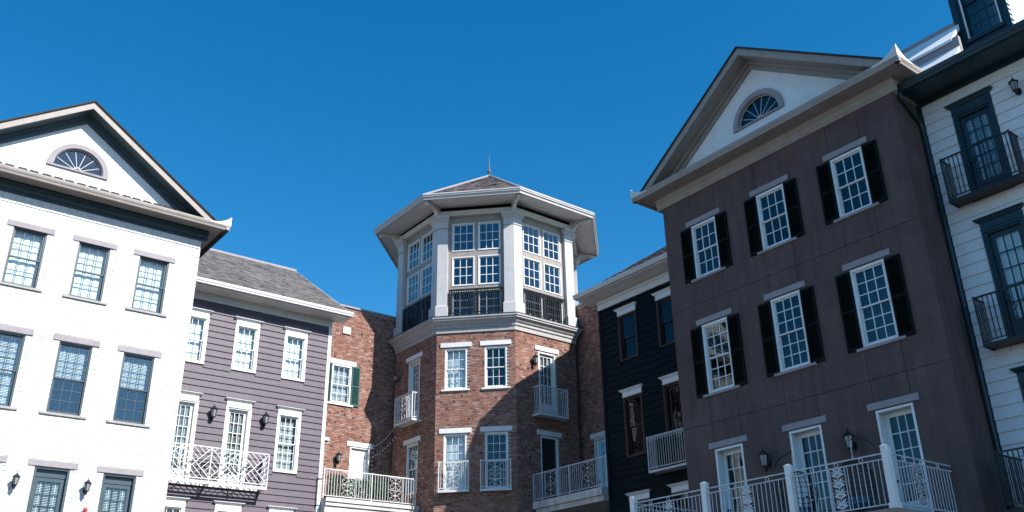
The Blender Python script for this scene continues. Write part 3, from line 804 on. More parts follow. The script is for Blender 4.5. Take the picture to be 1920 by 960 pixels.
# ================================================================== tower
AP, SIDE = 3.953, 3.2748
tw = thing('octagonal_tower', 'octagonal brick tower with white columned lantern storey and hipped roof', 'tower', T(23.546, 32.044, 0))
def octF(k):                                # k: 0 faces -X, 1 faces the courtyard, 2 faces -Y ...
    into = math.radians(0+45*k); ix, iy = math.cos(into), math.sin(into)
    R4 = Matrix(((iy, ix, 0, 0), (-ix, iy, 0, 0), (0, 0, 1, 0), (0, 0, 0, 1)))
    return UP @ T(-ix*AP, -iy*AP, 0) @ R4
def octring(mb, prof, mi=0):
    rings = []
    for off, z in prof:
        b = len(mb.v); rings.append(b); r = (AP+off)/math.cos(math.pi/8)
        mb.v += [(r*math.cos(math.pi/8+k*math.pi/4), r*math.sin(math.pi/8+k*math.pi/4), z) for k in range(8)]
    for p, q in zip(rings, rings[1:]):
        for k in range(8):
            l = (k+1) % 8; mb.f.append((p+k, p+l, q+l, q+k)); mb.mi.append(mi); mb.c.append(None)
hs_ = SIDE/2
for k in range(8):
    Fk = octF(k); ops = []; lops = []
    if k == 1:
        for c in (-.825, .825): ops += [(c-.46, c+.46, 10.40, 12.14), (c-.46, c+.46, 6.36, 8.58)]; lops += [(c-.64, c+.64, 12.14, 12.38), (c-.64, c+.64, 8.58, 8.8), (c-.58, c+.58, 10.30, 10.41)]
    if k == 0:
        c = -.07; ops += [(c-.45, c+.45, 9.40, 12.12), (c-.45, c+.45, 6.5, 8.56)]; lops += [(c-.65, c+.65, 12.12, 12.36), (c-.65, c+.65, 8.56, 8.78)]
    if k == 2:
        c = 0.02; ops += [(c-.46, c+.46, 9.38, 12.10), (c-.46, c+.46, 5.9, 8.56)]; lops += [(c-.63, c+.63, 12.10, 12.36), (c-.63, c+.63, 8.56, 8.80)]
    wall(tw, Fk, -hs_+.006, hs_-.006, -H, 12.9, ops, .02, .28, 'mortar')
    if k in (7, 0, 1, 2, 3): bricks(tw, Fk, -hs_, hs_, 4.6, 12.86, ops+lops, RED, 'red_brick', 31+k)
    if k == 1:
        for j, c in enumerate((-.825, .825)):
            g_ = 'pane_glass' if j == 0 else 'dark_pane_glass'; bm_ = 'shade_cloth' if j == 0 else 'grey_blind'
            window(tw, Fk, c, 10.40, 12.14, g=g_, blind=('shade' if j == 0 else 'slat', 1.0), bm=bm_, lintel=(1.28, .05, .19, WS, .04), sill=(1.16, .07, WS, .06), yf=.02, fr=.06)
            window(tw, Fk, c, 6.36, 8.58, g=g_, ny=(3, 3), blind=('shade' if j == 0 else 'slat', 1.0), bm=bm_, lintel=(1.28, .03, .19, WS, .04), yf=.02, fr=.06)
            small_balcony(tw, Fk, c-.0, 6.36, 7.45, 1.20, .26, 'white_iron', 'white_iron', panels=(0,), pw=.62, name='window_guard')
    if k == 0:
        door(tw, Fk, -.07, 9.40, 12.12, w=.9, rec=.12, lintel=(1.3, .04, .19, WS, .04), blind=('slat',), bm='grey_blind')
        window(tw, Fk, -.07, 6.5, 8.56, w=.9, g='dark_pane_glass', lintel=(1.3, .02, .19, WS, .04), yf=.03, fr=.07, blind=('slat', .7), bm='grey_blind')
        small_balcony(tw, Fk, -.09, 9.43, 10.53, 1.40, .46, 'white_iron', 'white_iron', panels=(-.12,), pw=.62)
    if k == 2:
        door(tw, Fk, .02, 9.38, 12.10, w=.92, rec=.10, lintel=(1.26, .05, .19, WS, .04), blind=('open',))
        door(tw, Fk, .02, 5.9, 8.56, w=.92, rec=.10, lintel=(1.26, .03, .19, WS, .04), g='dark_pane_glass', sash_m='dark_teal_paint')
        small_balcony(tw, Fk, -.06, 9.37, 10.50, 1.50, .46, 'white_iron', 'white_iron', panels=(.18,), pw=.5)
mb = MB(); octring(mb, [(-.02, 12.80), (.05, 12.80), (.05, 12.97), (.10, 13.0), (.10, 13.09), (.15, 13.13), (.22, 13.24), (.29, 13.28), (.29, 13.33), (.33, 13.36), (.33, 13.44), (-.3, 13.50)])
add('belt_cornice', mb, 'grey_trim', tw, UP)
mb = MB(); octring(mb, [(.335, 13.441), (.345, 13.441), (.345, 13.465), (-.28, 13.53)]); add('belt_flashing', mb, 'dark_teal_paint', tw, UP)
# lantern storey
for k in range(8):
    Fk = octF(k); Y = .10; ops = []
    if k in (7, 0, 1, 2, 3):
        for c in (-.565, .575):
            ops += [(c-.49, c+.49, 16.57, 17.90), (c-.49, c+.49, 14.95, 16.30), (c-.49, c+.49, 13.55, 14.72)]
    wall(tw, Fk @ T(0, Y, 0), -hs_+.03, hs_-.03, 13.45, 18.3, ops, 0, .15, 'beige_trim', 'lantern_wall')
    if ops:
        for c in (-.565, .575):
            for a, b in ((16.57, 17.90), (14.95, 16.30), (13.55, 14.72)):
                window(tw, Fk @ T(0, Y, 0), c, a, b, w=.98, ny=(3,), hung=False, g='tower_glass', yf=-.025, fr=.045, mu=.026)
        gr = box_part('railing', tw, Fk, -1.15, 1.15, -.02, .01, 13.68, 13.71, 'black_iron')
        FR = T(1.15, .015, -13.68)
        bar(gr, 'top_rail', FR, -1.15, 1.15, 0, 14.72, .07, 'black_iron'); 
        for x in (-1.13, -.03, .03, 1.13): box_part('post', gr, FR, x-.02, x+.02, -.02, .02, 13.60, 14.70, 'black_iron')
        for i in range(1, 22):
            x = -1.13+2.26*i/22
            if abs(x) < .06: continue
            ob('baluster', picket(1.0, .034, 'black_iron'), gr, FR @ T(x, 0, 13.70))
    # corner pier shared with the next face
mbs = {}
for k in range(8):
    a = math.pi/8+k*math.pi/4; mb = MB(); t8 = math.tan(math.pi/8)
    def ring_pts(off, wd):
        r = (AP+off)/math.cos(math.pi/8); C = Vector((r*math.cos(a), r*math.sin(a), 0))
        d1 = Vector((math.sin(a-math.pi/8), -math.cos(a-math.pi/8), 0)); d2 = Vector((-math.sin(a+math.pi/8), math.cos(a+math.pi/8), 0))
        inn = Vector((-math.cos(a), -math.sin(a), 0))
        p1, p2 = C+d1*wd, C+d2*wd; n1 = Vector((-math.cos(a-math.pi/8), -math.sin(a-math.pi/8), 0)); n2 = Vector((-math.cos(a+math.pi/8), -math.sin(a+math.pi/8), 0))
        return [p1, C, p2, p2+n2*.3, C+inn*.45, p1+n1*.3]
    prof = [(.15, .515, 13.47), (.15, .515, 13.98), (.11, .475, 14.02), (.07, .44, 14.04), (.07, .44, 17.60), (.035, .41, 17.605), (.035, .41, 17.64), (.085, .455, 17.645), (.085, .455, 17.94), (.12, .49, 17.97), (.17, .54, 18.05), (.24, .60, 18.10), (.24, .60, 18.235)]
    rings = []
    for off, wd, z in prof:
        b = len(mb.v); rings.append(b); mb.v += [(p.x, p.y, z) for p in ring_pts(off, wd)]
    for p, q in zip(rings, rings[1:]):
        for i in range(6):
            j = (i+1) % 6; mb.f.append((p+i, p+j, q+j, q+i)); mb.mi.append(0); mb.c.append(None)
    mb.f.append(tuple(rings[-1]+i for i in range(6))); mb.mi.append(0); mb.c.append(None)
    mb.f.append(tuple(rings[0]+i for i in range(6))[::-1]); mb.mi.append(0); mb.c.append(None)
    add('corner_pier', mb, 'column_paint', tw, UP)
    # bracket under the eave
    mb = MB(); r0b = AP/math.cos(math.pi/8)
    pf = [(.02, 18.22), (.20, 18.14), (.24, 18.20), (.28, 18.33), (.38, 18.43), (.60, 18.49), (.82, 18.46), (.93, 18.43), (1.0, 18.46), (1.02, 18.64), (.02, 18.655)]
    mb.extrude(pf, -.075, .075, 'y'); add('bracket', mb, 'off_white_paint', tw, UP @ Matrix.Rotation(a, 4, 'Z') @ T(r0b, 0, 0))
mb = MB(); octring(mb, [(-.1, 18.235), (.09, 18.235), (.09, 18.32), (.12, 18.33), (.12, 18.39), (.15, 18.41), (.15, 18.43), (-.1, 18.43)]); add('entablature', mb, 'off_white_paint', tw, UP)
mb = MB(); octring(mb, [(.02, 18.42), (.02, 18.67)]); add('shadow_band', mb, 'shutter_black', tw, UP)  # black band paints in the shadow of the recess below the soffit
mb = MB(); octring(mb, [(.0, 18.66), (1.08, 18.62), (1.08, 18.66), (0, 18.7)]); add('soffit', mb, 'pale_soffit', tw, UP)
mb = MB(); octring(mb, [(1.03, 18.58), (1.10, 18.58), (1.11, 18.66), (1.16, 18.70), (1.17, 18.76), (1.19, 18.77), (1.19, 18.82), (1.08, 18.82)]); add('gutter', mb, 'column_paint', tw, UP)
ZA, ZE, OE = 22.35, 18.78, 1.14
mb = MB(); octring(mb, [(OE, ZE), (-AP+.02, ZA)]); rf = add('roof', mb, 'shingle_dark', tw, UP)
mb = MB(); R = random.Random(8)
for k in range(8):
    A = (AP+OE); nx_, ny_ = -math.cos(math.radians(45*k)), -math.sin(math.radians(45*k)); U = Vector((-ny_, nx_, 0))
    L = math.hypot(A, ZA-ZE); half = A*math.tan(math.pi/8)
    O = Vector((nx_*A, ny_*A, ZE+.004)); V = Vector((-nx_*A, -ny_*A, ZA-ZE))
    shingles(mb, O, U, V, L, lambda v: (-half*(1-v/L), half*(1-v/L)), R, [(c[0]*1.06, c[1]*.97, c[2]*.94) for c in SHG])
add('shingles', mb, 'shingle', rf, kind='stuff')
mb = MB(); rr = (AP+OE)/math.cos(math.pi/8)
for k in range(8):
    a = math.pi/8+k*math.pi/4; mb.tube([(rr*math.cos(a), rr*math.sin(a), ZE+.03), (.05*math.cos(a), .05*math.sin(a), ZA+.02)], .05, 5)
add('hip_caps', mb, 'lavender_stone', rf)
mb = MB(); mb.lathe([(.16, ZA-.12), (.13, ZA+.02), (.05, ZA+.08), (.04, ZA+.16), (.11, ZA+.22), (.12, ZA+.27), (.05, ZA+.33), (.035, ZA+.38), (.06, ZA+.43), (.03, ZA+.47), (.022, ZA+.8), (.008, ZA+1.25)], 10); add('finial', mb, 'copper_green', tw, UP, smooth=True)
TF = T(23.546, 32.044, 0)
lantern('black lantern on shaded left face of tower beside small balcony', TF @ octF(0) @ T(-1.30, 0, 0), 11.88, .5)
lantern('black lantern on sunlit right face of brick tower', TF @ octF(2) @ T(-.73, 0, 0), 11.95, .62, proj=.18)

# ================================================================== right brick wing
F = facade(25.5, 26.5, -90)
rw = thing('brick_wing', 'shaded red brick wing between tower and dark blue house', 'building', F)
ry = lambda y: 26.5-y
ops = [(ry(27.55), ry(26.63), 5.9, 8.62)]
wall(rw, UP, ry(28.45), ry(22.5), -H, 14.62, ops, .02, .28, 'mortar')
bricks(rw, UP, ry(28.45), ry(24.4), 4.6, 14.6, ops+[(ry(27.73), ry(26.45), 8.6, 8.83)], RED, 'red_brick', 51)
door(rw, UP, ry(27.09), 5.9, 8.62, rec=.10, lintel=(1.28, .02, .19, WS, .04), ny=5, g='dark_pane_glass', blind=('slat',), bm='grey_blind')
mb = MB(); mb.box(ry(28.45), ry(22.5), -.05, .32, 14.62, 14.70); add('parapet_cap', mb, 'lavender_stone', rw, UP)
mb = MB(); mb.box(ry(29), ry(22.5), .3, 8, 14.2, 14.3); mb.box(ry(29), ry(22.5), 7.9, 8, -H, 14.3); mb.box(ry(22.7), ry(22.5), .3, 8, -H, 14.3); add('rear_walls', mb, 'interior', rw, UP)
XR = 22.6-25.5
mb = MB(); mb.box(ry(27.95), ry(24.12), XR, 0, 5.62, 5.87); mb.box(ry(28.0), ry(24.1), XR-.05, XR, 5.62, 5.88); mb.box(ry(27.9), ry(24.12), XR+.04, 0, 5.42, 5.62)
tr = add('terrace', mb, 'concrete', rw, UP)
rail_run(tr, T(0, XR+.02, 0), ry(28.02), ry(23.84), 5.95, 6.95, 'grey_iron', panels=(ry(26.97), ry(24.85)), pw=.62, posts=(ry(28.0), ry(25.89), ry(23.86)), gap=.115)

# ================================================================== dark blue clapboard house
F = facade(22.9, 20.6, -90)
bh = thing('clapboard_house', 'dark navy blue clapboard house in shade with white window crowns', 'house', F)
by = lambda y: 20.6-y
ua, ub = by(24.05), by(17.5)
cols = [by(22.58), by(20.60), by(18.62)]
ops, bops = [], []
for i, c in enumerate(cols):
    for k, (a, b) in enumerate(lev):
        if k == 1 and i == 1: a = 6.05
        ops.append((c-.40, c+.40, a, b)); bops.append((c-.475, c+.475, a-.04, b+.2))
wall(bh, UP, ua, ub, -H, 13.1, ops, .005, .28, 'lap_blue')
boards(bh, UP, ua+.10, ub, 3.3, 12.55, .235, bops, 'lap_blue', 61)
for i, c in enumerate(cols):
    cr = (1.16, .27, 'white_paint', .04)
    for k, (a, b) in enumerate(lev):
        if k == 1 and i == 1: door(bh, UP, c, 6.05, b, w=.84, m='dark_wood', casing=(.065, -.045), crown=cr, g='dim_glass', yf=-.01)
        else: window(bh, UP, c, a, b, w=.80, m='dark_wood', nx=1, ny=(1, 1), g='dim_glass', casing=(.075, -.045), crown=cr, yf=-.01)
mb = MB(); mb.box(ua-.035, ua+.10, -.045, .02, -H, 12.56); mb.box(ua-.035, ua, .02, .14, -H, 12.56); add('corner_board', mb, 'lap_blue', bh, UP)
mb = MB(); mb.box(ua-.04, ub, -.06, .02, 12.56, 12.80); mb.box(ua-.06, ub, -.11, .02, 12.80, 12.90); add('frieze_board', mb, 'white_paint', bh, UP)
shell(bh, UP, ua, ub, 13.0, 10, 'lap_blue')
def mirror_roof():
    global oe
    FX = UP
    mb = MB(); a, b = by(24.55), ub+.05
    mb.hexa([(a, -oe, 13.0), (b, -oe, 13.0), (b, 0, 12.92), (a, 0, 12.92), (a, -oe, 13.03), (b, -oe, 13.03), (b, 0, 12.95), (a, 0, 12.95)]); add('soffit', mb, 'pale_soffit', bh, FX)
    mb = MB(); mb.box(a, b, -oe-.02, -oe, 12.97, 13.16); add('fascia', mb, 'off_white_paint', bh, FX)
    mb = MB(); mb.extrude([(-oe-.025-p, 13.03+q*.85) for p, q in GUT], a-.03, b, 'x'); add('gutter', mb, 'off_white_paint', bh, FX)
    e0 = 13.14; y0 = -oe-.06; run = 5.3+oe; pt = .667
    mb = MB(); mb.extrude([(y0, e0), (y0+run, e0+run*pt), (y0+2*run, e0), (y0+2*run, e0-.1), (y0+run, e0+run*pt-.12), (y0, e0-.04)], a, b, 'x'); r_ = add('roof', mb, 'shingle_dark', bh, FX)
    mb = MB(); shingles(mb, (a, y0, e0), (1, 0, 0), (0, 1, pt), run*math.hypot(1, pt), lambda v: (-.02, b-a), random.Random(6)); add('shingles', mb, 'shingle', r_, kind='stuff')
    m2 = MB(); m2.hexa([(a-.03, y0, e0-.14), (a, y0, e0-.14), (a, y0+run, e0+run*pt-.14), (a-.03, y0+run, e0+run*pt-.14), (a-.03, y0, e0+.01), (a, y0, e0+.01), (a, y0+run, e0+run*pt+.01), (a-.03, y0+run, e0+run*pt+.01)]); add('rake_board', m2, 'off_white_paint', r_)
    m2 = MB(); gx = ua; m2.extrude([(0, 13.0), (5.24, 13.0+5.24*pt), (10.4, 13.0)], gx, gx+.2, 'x'); add('gable_wall', m2, 'lap_blue', bh, FX)
mirror_roof()
o = small_balcony(bh, UP, by(20.6), 6.0, 7.12, 1.98, .5, 'grey_iron', 'grey_iron', panels=(), slab=.06)
for i in range(9):
    x = -.98+1.96*i/9
    def f():
        mb = MB(); w_ = 1.96/9; mb.tube([(w_*t/8, 0, .055*math.sin(math.pi*t/8)) for t in range(9)], .009, 4); mb.tube([(w_*t/8, 0, .11-.055*math.sin(math.pi*t/8)) for t in range(9)], .009, 4); return mb.mesh('arc_band', ['grey_iron'])
    ob('arc_band', cached('arc_band', f), o, T(x, -.5, 6.97))

# ================================================================== brown stucco house
F = facade(19.55, 13.41, -90)
bw_ = thing('gabled_house', 'brown stucco house with pediment gable and black shutters', 'house', F)
hw = 3.98
cols = [-2.44, 0.0, 2.44]
wins = [(10.42, 12.12), (6.94, 8.96)]
ops = []
for c in cols: ops += [(c-.47, c+.47, a, b) for a, b in wins]+[(c-.47, c+.47, 2.78, 5.39)]
wall(bw_, UP, -hw, hw, -H, 13.5, ops, .045, .28, 'brown_stucco')
def panel(a, b, z0, z1, yy=0.0):
    g_ = .0035
    k = ('panel', round(b-a, 3), round(z1-z0, 3))
    def f():
        mb = MB(); w_, h_ = b-a, z1-z0; e = .003
        mb.hexa([(g_, .045, g_), (w_-g_, .045, g_), (w_-g_, .045, h_-g_), (g_, .045, h_-g_), (g_+e, 0, g_+e), (w_-g_-e, 0, g_+e), (w_-g_-e, 0, h_-g_-e), (g_+e, 0, h_-g_-e)]); return mb.mesh('stucco_panel', ['brown_stucco'])
    ob('stucco_panel', cached(k, f), bw_, UP @ T(a, yy, z0))
edges = [-hw]+[e for c in cols for e in (c-.47, c+.47)]+[hw]
for z0, z1, w0, w1 in ((-H, 6.13, 2.78, 5.39), (6.13, 9.65, 6.94, 8.96), (9.65, 13.2, 10.42, 12.12)):
    for i in range(0, 8, 2): panel(edges[i]-(.006 if i == 0 else -.0), edges[i+1]+(.006 if i == 6 else 0), z0, z1)
    for c in cols: panel(c-.47, c+.47, z0, w0); panel(c-.47, c+.47, w1, z1)
for i, c in enumerate(cols):
    ln = (1.30, .04, .16, LV, .035); si = (1.29, .07, LV, .06)
    window(bw_, UP, c, *wins[0], w=.94, g='dark_pane_glass', blind=('slat', (1.0, .55, 1.0)[i]), bm='grey_blind', lintel=ln, sill=si, yf=-.015, fr=.065, shutters=('shutter_black', .40, -.03, 1.68, (-1, 1)), mu=.022)
    window(bw_, UP, c, *wins[1], w=.94, g='dark_pane_glass', ny=(3, 3), blind=('slat' if i < 2 else 'shade', (.45, .95, 1.0)[i]), bm='grey_blind', lintel=ln, sill=si, yf=-.015, fr=.065, shutters=('shutter_black', .40, -.03, 1.99, (-1, 1)), mu=.022)
    door(bw_, UP, c, 2.78, 5.39, w=.94, g='dark_pane_glass', rec=.24, lintel=(1.30, .03, .16, LV, .035), yf=-.012, fr=.055, mu=.024)
shell(bw_, UP, -hw, hw, 13.4, 10, 'brown_stucco', .281)
pediment(bw_, UP, hw, 'beige_trim', 'beige_trim', 27)
lantern('black wall lantern on brown stucco between left and middle doors', F @ UP @ T(13.41-14.62, 0, 0), 5.14, .66, proj=.18)
lantern('black wall lantern on brown stucco between middle and right doors', F @ UP @ T(13.41-12.14, 0, 0), 5.14, .66, proj=.18)
# deck
dk = MB(); DX = 17.0-19.55
b0, b1 = 13.41-17.18, 13.41-9.87
dk.box(b0, b1, DX, -.0, 2.60, 2.76); deck = add('deck', dk, 'concrete', bw_, UP)
box_part('deck_fascia', deck, I4, b0-.02, b1+.02, DX-.04, DX, 2.40, 2.77, 'tan_fascia'); box_part('deck_fascia', deck, I4, b1, b1+.035, DX, -.002, 2.40, 2.768, 'tan_fascia')
posts = [13.41-y for y in (17.10, 14.70, 12.28, 9.94)]
def post_mesh():
    mb = MB(); mb.box(-.07, .07, -.07, .07, 2.77, 3.97); mb.box(-.078, .078, -.078, .078, 3.97, 3.99); mb.hexa([(-.078, -.078, 3.99), (.078, -.078, 3.99), (.078, .078, 3.99), (-.078, .078, 3.99), (-.03, -.03, 4.03), (.03, -.03, 4.03), (.03, .03, 4.03), (-.03, .03, 4.03)]); mb.box(-.09, .09, -.09, .09, 2.77, 2.88)
    return mb.mesh('post', ['white_paint'])
for x in posts: ob('post', cached('deck_post', post_mesh), deck, T(x, DX+.09, 0))
for a, b in zip(posts, posts[1:]):
    L = b-a; rail_run(deck, T(0, DX+.09, 0), a+.075, b-.075, 2.86, 3.87, 'grey_iron', panels=((a+b)/2,), pw=.36, leafy=True, rings=(a+L*.25, a+L*.5, a+L*.75), gap=.12, t=.013, rt=.026)
rail_run(deck, T(posts[-1], DX+.09, 0) @ RZ(90), .075, 2.44, 2.86, 3.87, 'grey_iron', panels=(1.05,), pw=.36, leafy=True, rings=(.6, 1.25, 1.9), gap=.12, t=.013, rt=.026)
rail_run(deck, T(posts[0], DX+.09, 0) @ RZ(90), .075, 2.44, 2.86, 3.87, 'grey_iron', panels=(1.05,), pw=.36, leafy=True, rings=(.6, 1.25, 1.9), gap=.12, t=.013, rt=.026)
# hanging egg chairs on the deck
def egg_chair(label, y, x, rot):
    o = thing('hanging_chair', label, 'chair', facade(x, y, -90) @ UP @ T(0, 0, 2.76) @ RZ(rot), 'hanging chairs on the deck')
    def stand():
        mb = MB(); mb.tube([(.48*math.cos(a*math.pi/10), .48*math.sin(a*math.pi/10), .02) for a in range(20)], .02, 6, closed=True)
        mb.tube([(.48, 0, .02)]+[(.48+.12*math.sin(t*math.pi)-.0-.5*max(0, t-.62)**1.3*3.0, 0, .02+1.80*min(1, math.sin(t*math.pi/2)**.9)) for t in [i/16 for i in range(1, 17)]], .022, 6)
        return mb.mesh('stand', ['black_iron'])
    ob('stand', cached('egg_stand', stand), o)
    def chain():
        mb = MB()
        for i in range(7):
            z = 1.78-.06*i; c, s = (1, 0) if i % 2 else (0, 1)
            mb.tube([(.02+.014*c*math.cos(a*math.pi/4), .014*s*math.cos(a*math.pi/4), z-.03+.036*math.sin(a*math.pi/4)) for a in range(8)], .006, 4, closed=True)
        return mb.mesh('chain', ['white_iron'])
    ob('chain', cached('egg_chain', chain), o)
    def basket():
        mb = MB(); a_, c_ = .42, .55; zc = .82
        for k in range(16):
            ph_ = 2*math.pi*k/16
            if abs((ph_-1.5*math.pi)) < .75: rng = (8, 16)
            else: rng = (0, 16)
            mb.tube([(a_*math.sin(math.pi*i/16)*math.cos(ph_), a_*math.sin(math.pi*i/16)*math.sin(ph_), zc+c_*math.cos(math.pi*i/16)) for i in range(rng[0], rng[1]+1)], .010, 4)
        for j in range(1, 14):
            th = math.pi*j/14; r = a_*math.sin(th)
            angs = [1.5*math.pi+(.75 if th < 1.5 else 0)+(2*math.pi-(1.5 if th < 1.5 else 0))*i/24 for i in range(25)]
            mb.tube([(r*math.cos(b), r*math.sin(b), zc+c_*math.cos(th)) for b in angs], .009, 4)
        return mb.mesh('basket', ['wicker'])
    ob('basket', cached('egg_basket', basket), o)
    def cush():
        mb = MB(); mb.lathe([(.02, .33), (.22, .36), (.30, .43), (.30, .50), (.22, .54), (.02, .55)], 14); return mb.mesh('cushion', ['cushion'], True)
    ob('cushion', cached('egg_cushion', cush), o)
egg_chair('black hanging egg chair on curved stand before the middle deck door', 13.02, 18.35, 180)
egg_chair('black hanging egg chair on deck left of the right-hand door', 11.5, 18.35, 0)

# ================================================================== white clapboard house with dark teal trim, right
F = facade(20.7, 8.11, -90)
rh = thing('clapboard_house', 'white clapboard house with dark teal trim at right edge', 'house', F)
qy = lambda y: 8.11-y
ua, ub = qy(9.43), qy(-6.0)  # unseen far end lengthened to keep the deck in shade
ops, bops = [], []
dl = [(10.05, 12.38), (6.45, 9.20), (2.82, 5.55)]
for a, b in dl: ops.append((-.44, .44, a, b)); bops.append((-.50, .50, a, b+.2))
far_cols = [qy(y) for y in (4.6, 1.4, -1.8, -4.6)]
for c in far_cols:
    for a, b in ((10.4, 12.38), (6.9, 9.20), (3.3, 5.55)): ops.append((c-.40, c+.40, a, b)); bops.append((c-.475, c+.475, a-.04, b+.2))
wall(rh, UP, ua, ub, -H, 13.3, ops, .005, .28, 'lap_white')
boards(rh, UP, ua+.13, ub, 2.9, 13.08, .283, bops, 'lap_white', 71)
DT = 'dark_teal_paint'
for k, (a, b) in enumerate(dl):
    door(rh, UP, 0, a, b, w=.88, m=DT, casing=(.05, -.05), crown=(1.18, .31, DT, .03), blind=('slat' if k == 0 else 'shade',), bm='blind', rec=.08, yf=-.02, ny=5, handle=1)
for c in far_cols:
    for a, b in ((10.4, 12.38), (6.9, 9.20), (3.3, 5.55)): window(rh, UP, c, a, b, w=.80, m=DT, nx=2, ny=(1, 1), casing=(.075, -.05), crown=(1.18, .31, DT, .03), yf=-.01, blind=('slat', 1.0))
for z0, z1 in ((10.08, 11.20), (6.47, 7.58)):
    o = small_balcony(rh, UP, 0.0, z0, z1, 1.70, .48, 'black_iron', 'black_iron', panels=(), slab=.05, t=.02, side_gap=.095)
    def scr():
        mb = MB()
        for zc, s in ((.28, 1), (.62, -1)):
            mb.tube([(p[0], 0, zc+s*p[2]) for p in spiral(.0, 0, .11, 0, .95)], .010, 4); mb.tube([(-p[0], 0, zc-s*p[2]+.05) for p in spiral(.0, 0, .07, 0, .9)], .010, 4)
        mb.tube([(0.02*math.sin(i), 0, .08+.1*i) for i in range(9)], .009, 4)
        return mb.mesh('scroll_panel', ['black_iron'])
    ob('scroll_panel', cached('r_scroll', scr), o, T(-.05, -.48, z0+.05))
mb = MB(); mb.box(-.85, qy(3.5), -1.30, 0, 2.66, 2.80); o = add('terrace', mb, 'black_iron', rh, UP)
rail_run(o, T(0, -1.28, 0), -.85, qy(3.5), 2.88, 3.96, 'black_iron', t=.02, gap=.105, posts=(-.83,))
rail_run(o, T(-.83, 0, 0) @ RZ(-90), .03, 1.27, 2.88, 3.96, 'black_iron', t=.02, gap=.105)
mb = MB(); mb.box(ua, ua+.13, -.05, .02, -H, 13.12); add('corner_board', mb, DT, rh, UP)
mb = MB(); mb.box(ua, ub, -.05, .02, 13.10, 13.32); mb.box(ua, ub, -.14, -.05, 13.20, 13.32); add('frieze_board', mb, DT, rh, UP)
mb = MB(); mb.box(ua, ub, -.86, .0, 13.22, 13.26); mb.box(ua, ub, -.88, -.86, 13.18, 13.36); add('soffit', mb, DT, rh, UP)
mb = MB(); mb.extrude([(-.885-a, 13.22+b) for a, b in GUT], ua+.02, ub, 'x'); add('gutter', mb, DT, rh, UP)
mb = MB(); mb.tube([(ua+.08, -.93, 13.22), (ua+.08, -.90, 13.05), (ua+.07, -.55, 12.85), (ua+.07, -.16, 12.6), (ua+.07, -.10, 12.4), (ua+.07, -.10, -H)], .05, 8); 
for z in (4, 7.5, 11): mb.box(ua+.0, ua+.14, -.16, -.045, z, z+.03)
add('downspout', mb, DT, rh, UP)
# stepped white roof above the gutter
mb = MB(); mb.extrude([(-.78, 13.42), (-.13, 14.19), (-.13, 14.0), (-.78, 13.28)], ua, qy(7.965), 'x'); add('lower_roof', mb, 'white_metal_roof', rh, UP)
mb = MB(); mb.box(ua-1.0, qy(7.95), -.14, -.02, 13.9, 14.49); add('roof_riser', mb, 'lavender_stone', rh, UP)
mb = MB(); mb.extrude([(-.17, 14.46), (.49, 15.23), (.49, 15.05), (-.17, 14.38)], ua-1.0, qy(8.10), 'x'); add('upper_roof', mb, 'white_metal_roof', rh, UP)
mb = MB(); mb.box(ua-1.0, qy(8.212), .47, .59, 15.0, 15.34); add('roof_curb', mb, 'lavender_stone', rh, UP)
mb = MB(); mb.extrude([(-.86, 13.30), (.62, 14.05), (4.6, 15.3), (8.9, 13.5), (8.9, 13.25), (-.86, 13.262)], ua, ub, 'x'); add('roof', mb, 'shingle_dark', rh, UP)
shell(rh, UP, ua, ub, 13.2, 9, 'lap_white', .281)
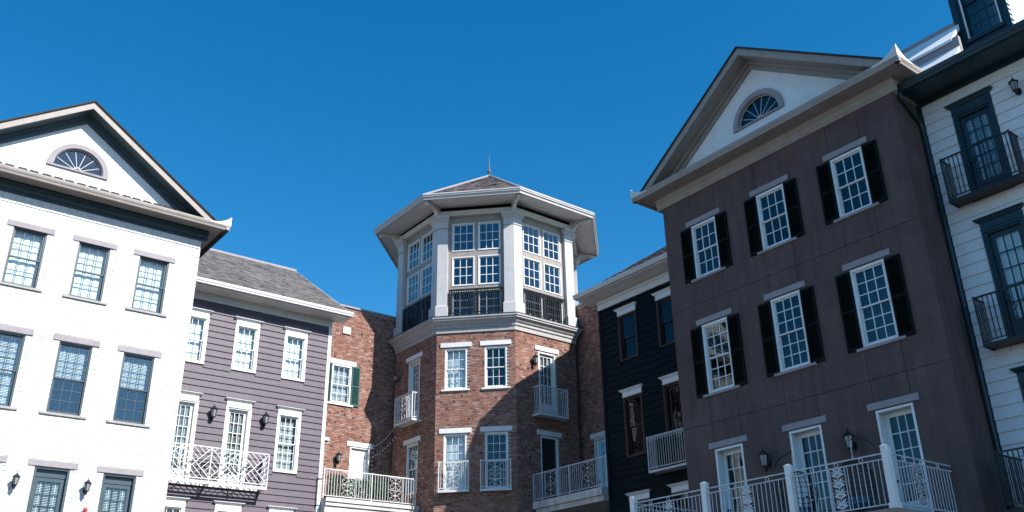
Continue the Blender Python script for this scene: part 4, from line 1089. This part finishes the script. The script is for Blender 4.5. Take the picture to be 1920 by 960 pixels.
# dormer
d0, d1, dx = qy(8.21), qy(6.92), .60
FD = UP @ T(0, dx, 0); wc = (qy(7.95)+qy(7.15))/2
wall(rh, FD, d0, d1, 14.0, 18.4, [(wc-.41, wc+.41, 14.70, 16.9)], .0, .2, DT, 'dormer_face')
window(rh, FD, wc, 14.70, 16.9, w=.82, m=DT, g='dark_pane_glass', ny=(3, 3), yf=.02, nx=3, fr=.03, blind=('slat', 1.0), bm='grey_blind')
mb = MB(); mb.box(wc-.435, wc-.40, -.012, .03, 14.70, 16.9); mb.box(wc+.40, wc+.435, -.012, .03, 14.70, 16.9); add('white_stops', mb, 'white_paint', rh, FD)
mb = MB(); mb.box(d0-.02, d0+.14, -.04, .0, 14.2, 18.2); mb.box(d1-.10, d1+.02, -.04, 0, 14.2, 18.2); mb.box(wc-.5, wc+.5, -.06, 0, 14.58, 14.69); mb.box(d0-.03, d1+.03, -.05, 0, 17.2, 17.5); add('dormer_trim', mb, DT, rh, FD)
mb = MB(); mb.box(d1-.12, d1-.02, .2, 3.5, 14.2, 18.2); mb.box(d0+.02, d0+.12, .2, 3.5, 14.2, 18.2); add('dormer_cheeks', mb, 'lap_white', rh, FD)
boards(rh, FD @ T(d1-.015, 0, 0) @ RZ(90), .05, 3.2, 14.6, 18.1, .16, [], 'lap_white', 77, .02)
mb = MB(); mb.extrude([(d0-.25, 18.15), (d1+.25, 18.15), ((d0+d1)/2, 18.75)], -.25, 3.6, 'y'); add('dormer_roof', mb, 'shingle_dark', rh, FD)
lantern('black wall lantern on white siding at top right edge', F @ UP @ T(qy(6.98), -.03, 0), 12.64, .54)

# ================================================================== string lights from the tower balcony to the wing
sg = thing('string_lights', 'string of small white bulbs strung from tower balcony to terrace door', 'string lights', T(19.1, 33.2, H+8.4))
Rb = random.Random(2)
def bulb_me():
    mb = MB(); mb.lathe([(.0, -.045), (.016, -.038), (.022, -.02), (.018, -.004), (.010, .006), (.010, .02), (.0, .021)], 8); return mb.mesh('bulb', ['bulb'], True)
for (A, B, sag, n) in (((19.12, 32.72, 9.38), (18.80, 33.93, 8.72), .16, 11), ((19.25, 32.2, 9.36), (18.75, 33.93, 8.25), .20, 13), ((18.80, 33.93, 8.72), (18.75, 33.9, 7.3), .0, 8)):
    A, B = Vector(A), Vector(B); base = Vector((19.1, 33.2, 8.4))
    pts = [A.lerp(B, i/20)-Vector((0, 0, sag*4*(i/20)*(1-i/20)))-base for i in range(21)]
    mb = MB(); mb.tube(pts, .005, 4); add('wire', mb, 'black_iron', sg)
    for i in range(n):
        t = (i+.5)/n; p = A.lerp(B, t)-Vector((0, 0, sag*4*t*(1-t)+.02))-base
        ob('bulb', cached('bulb_me', bulb_me), sg, T(*p))
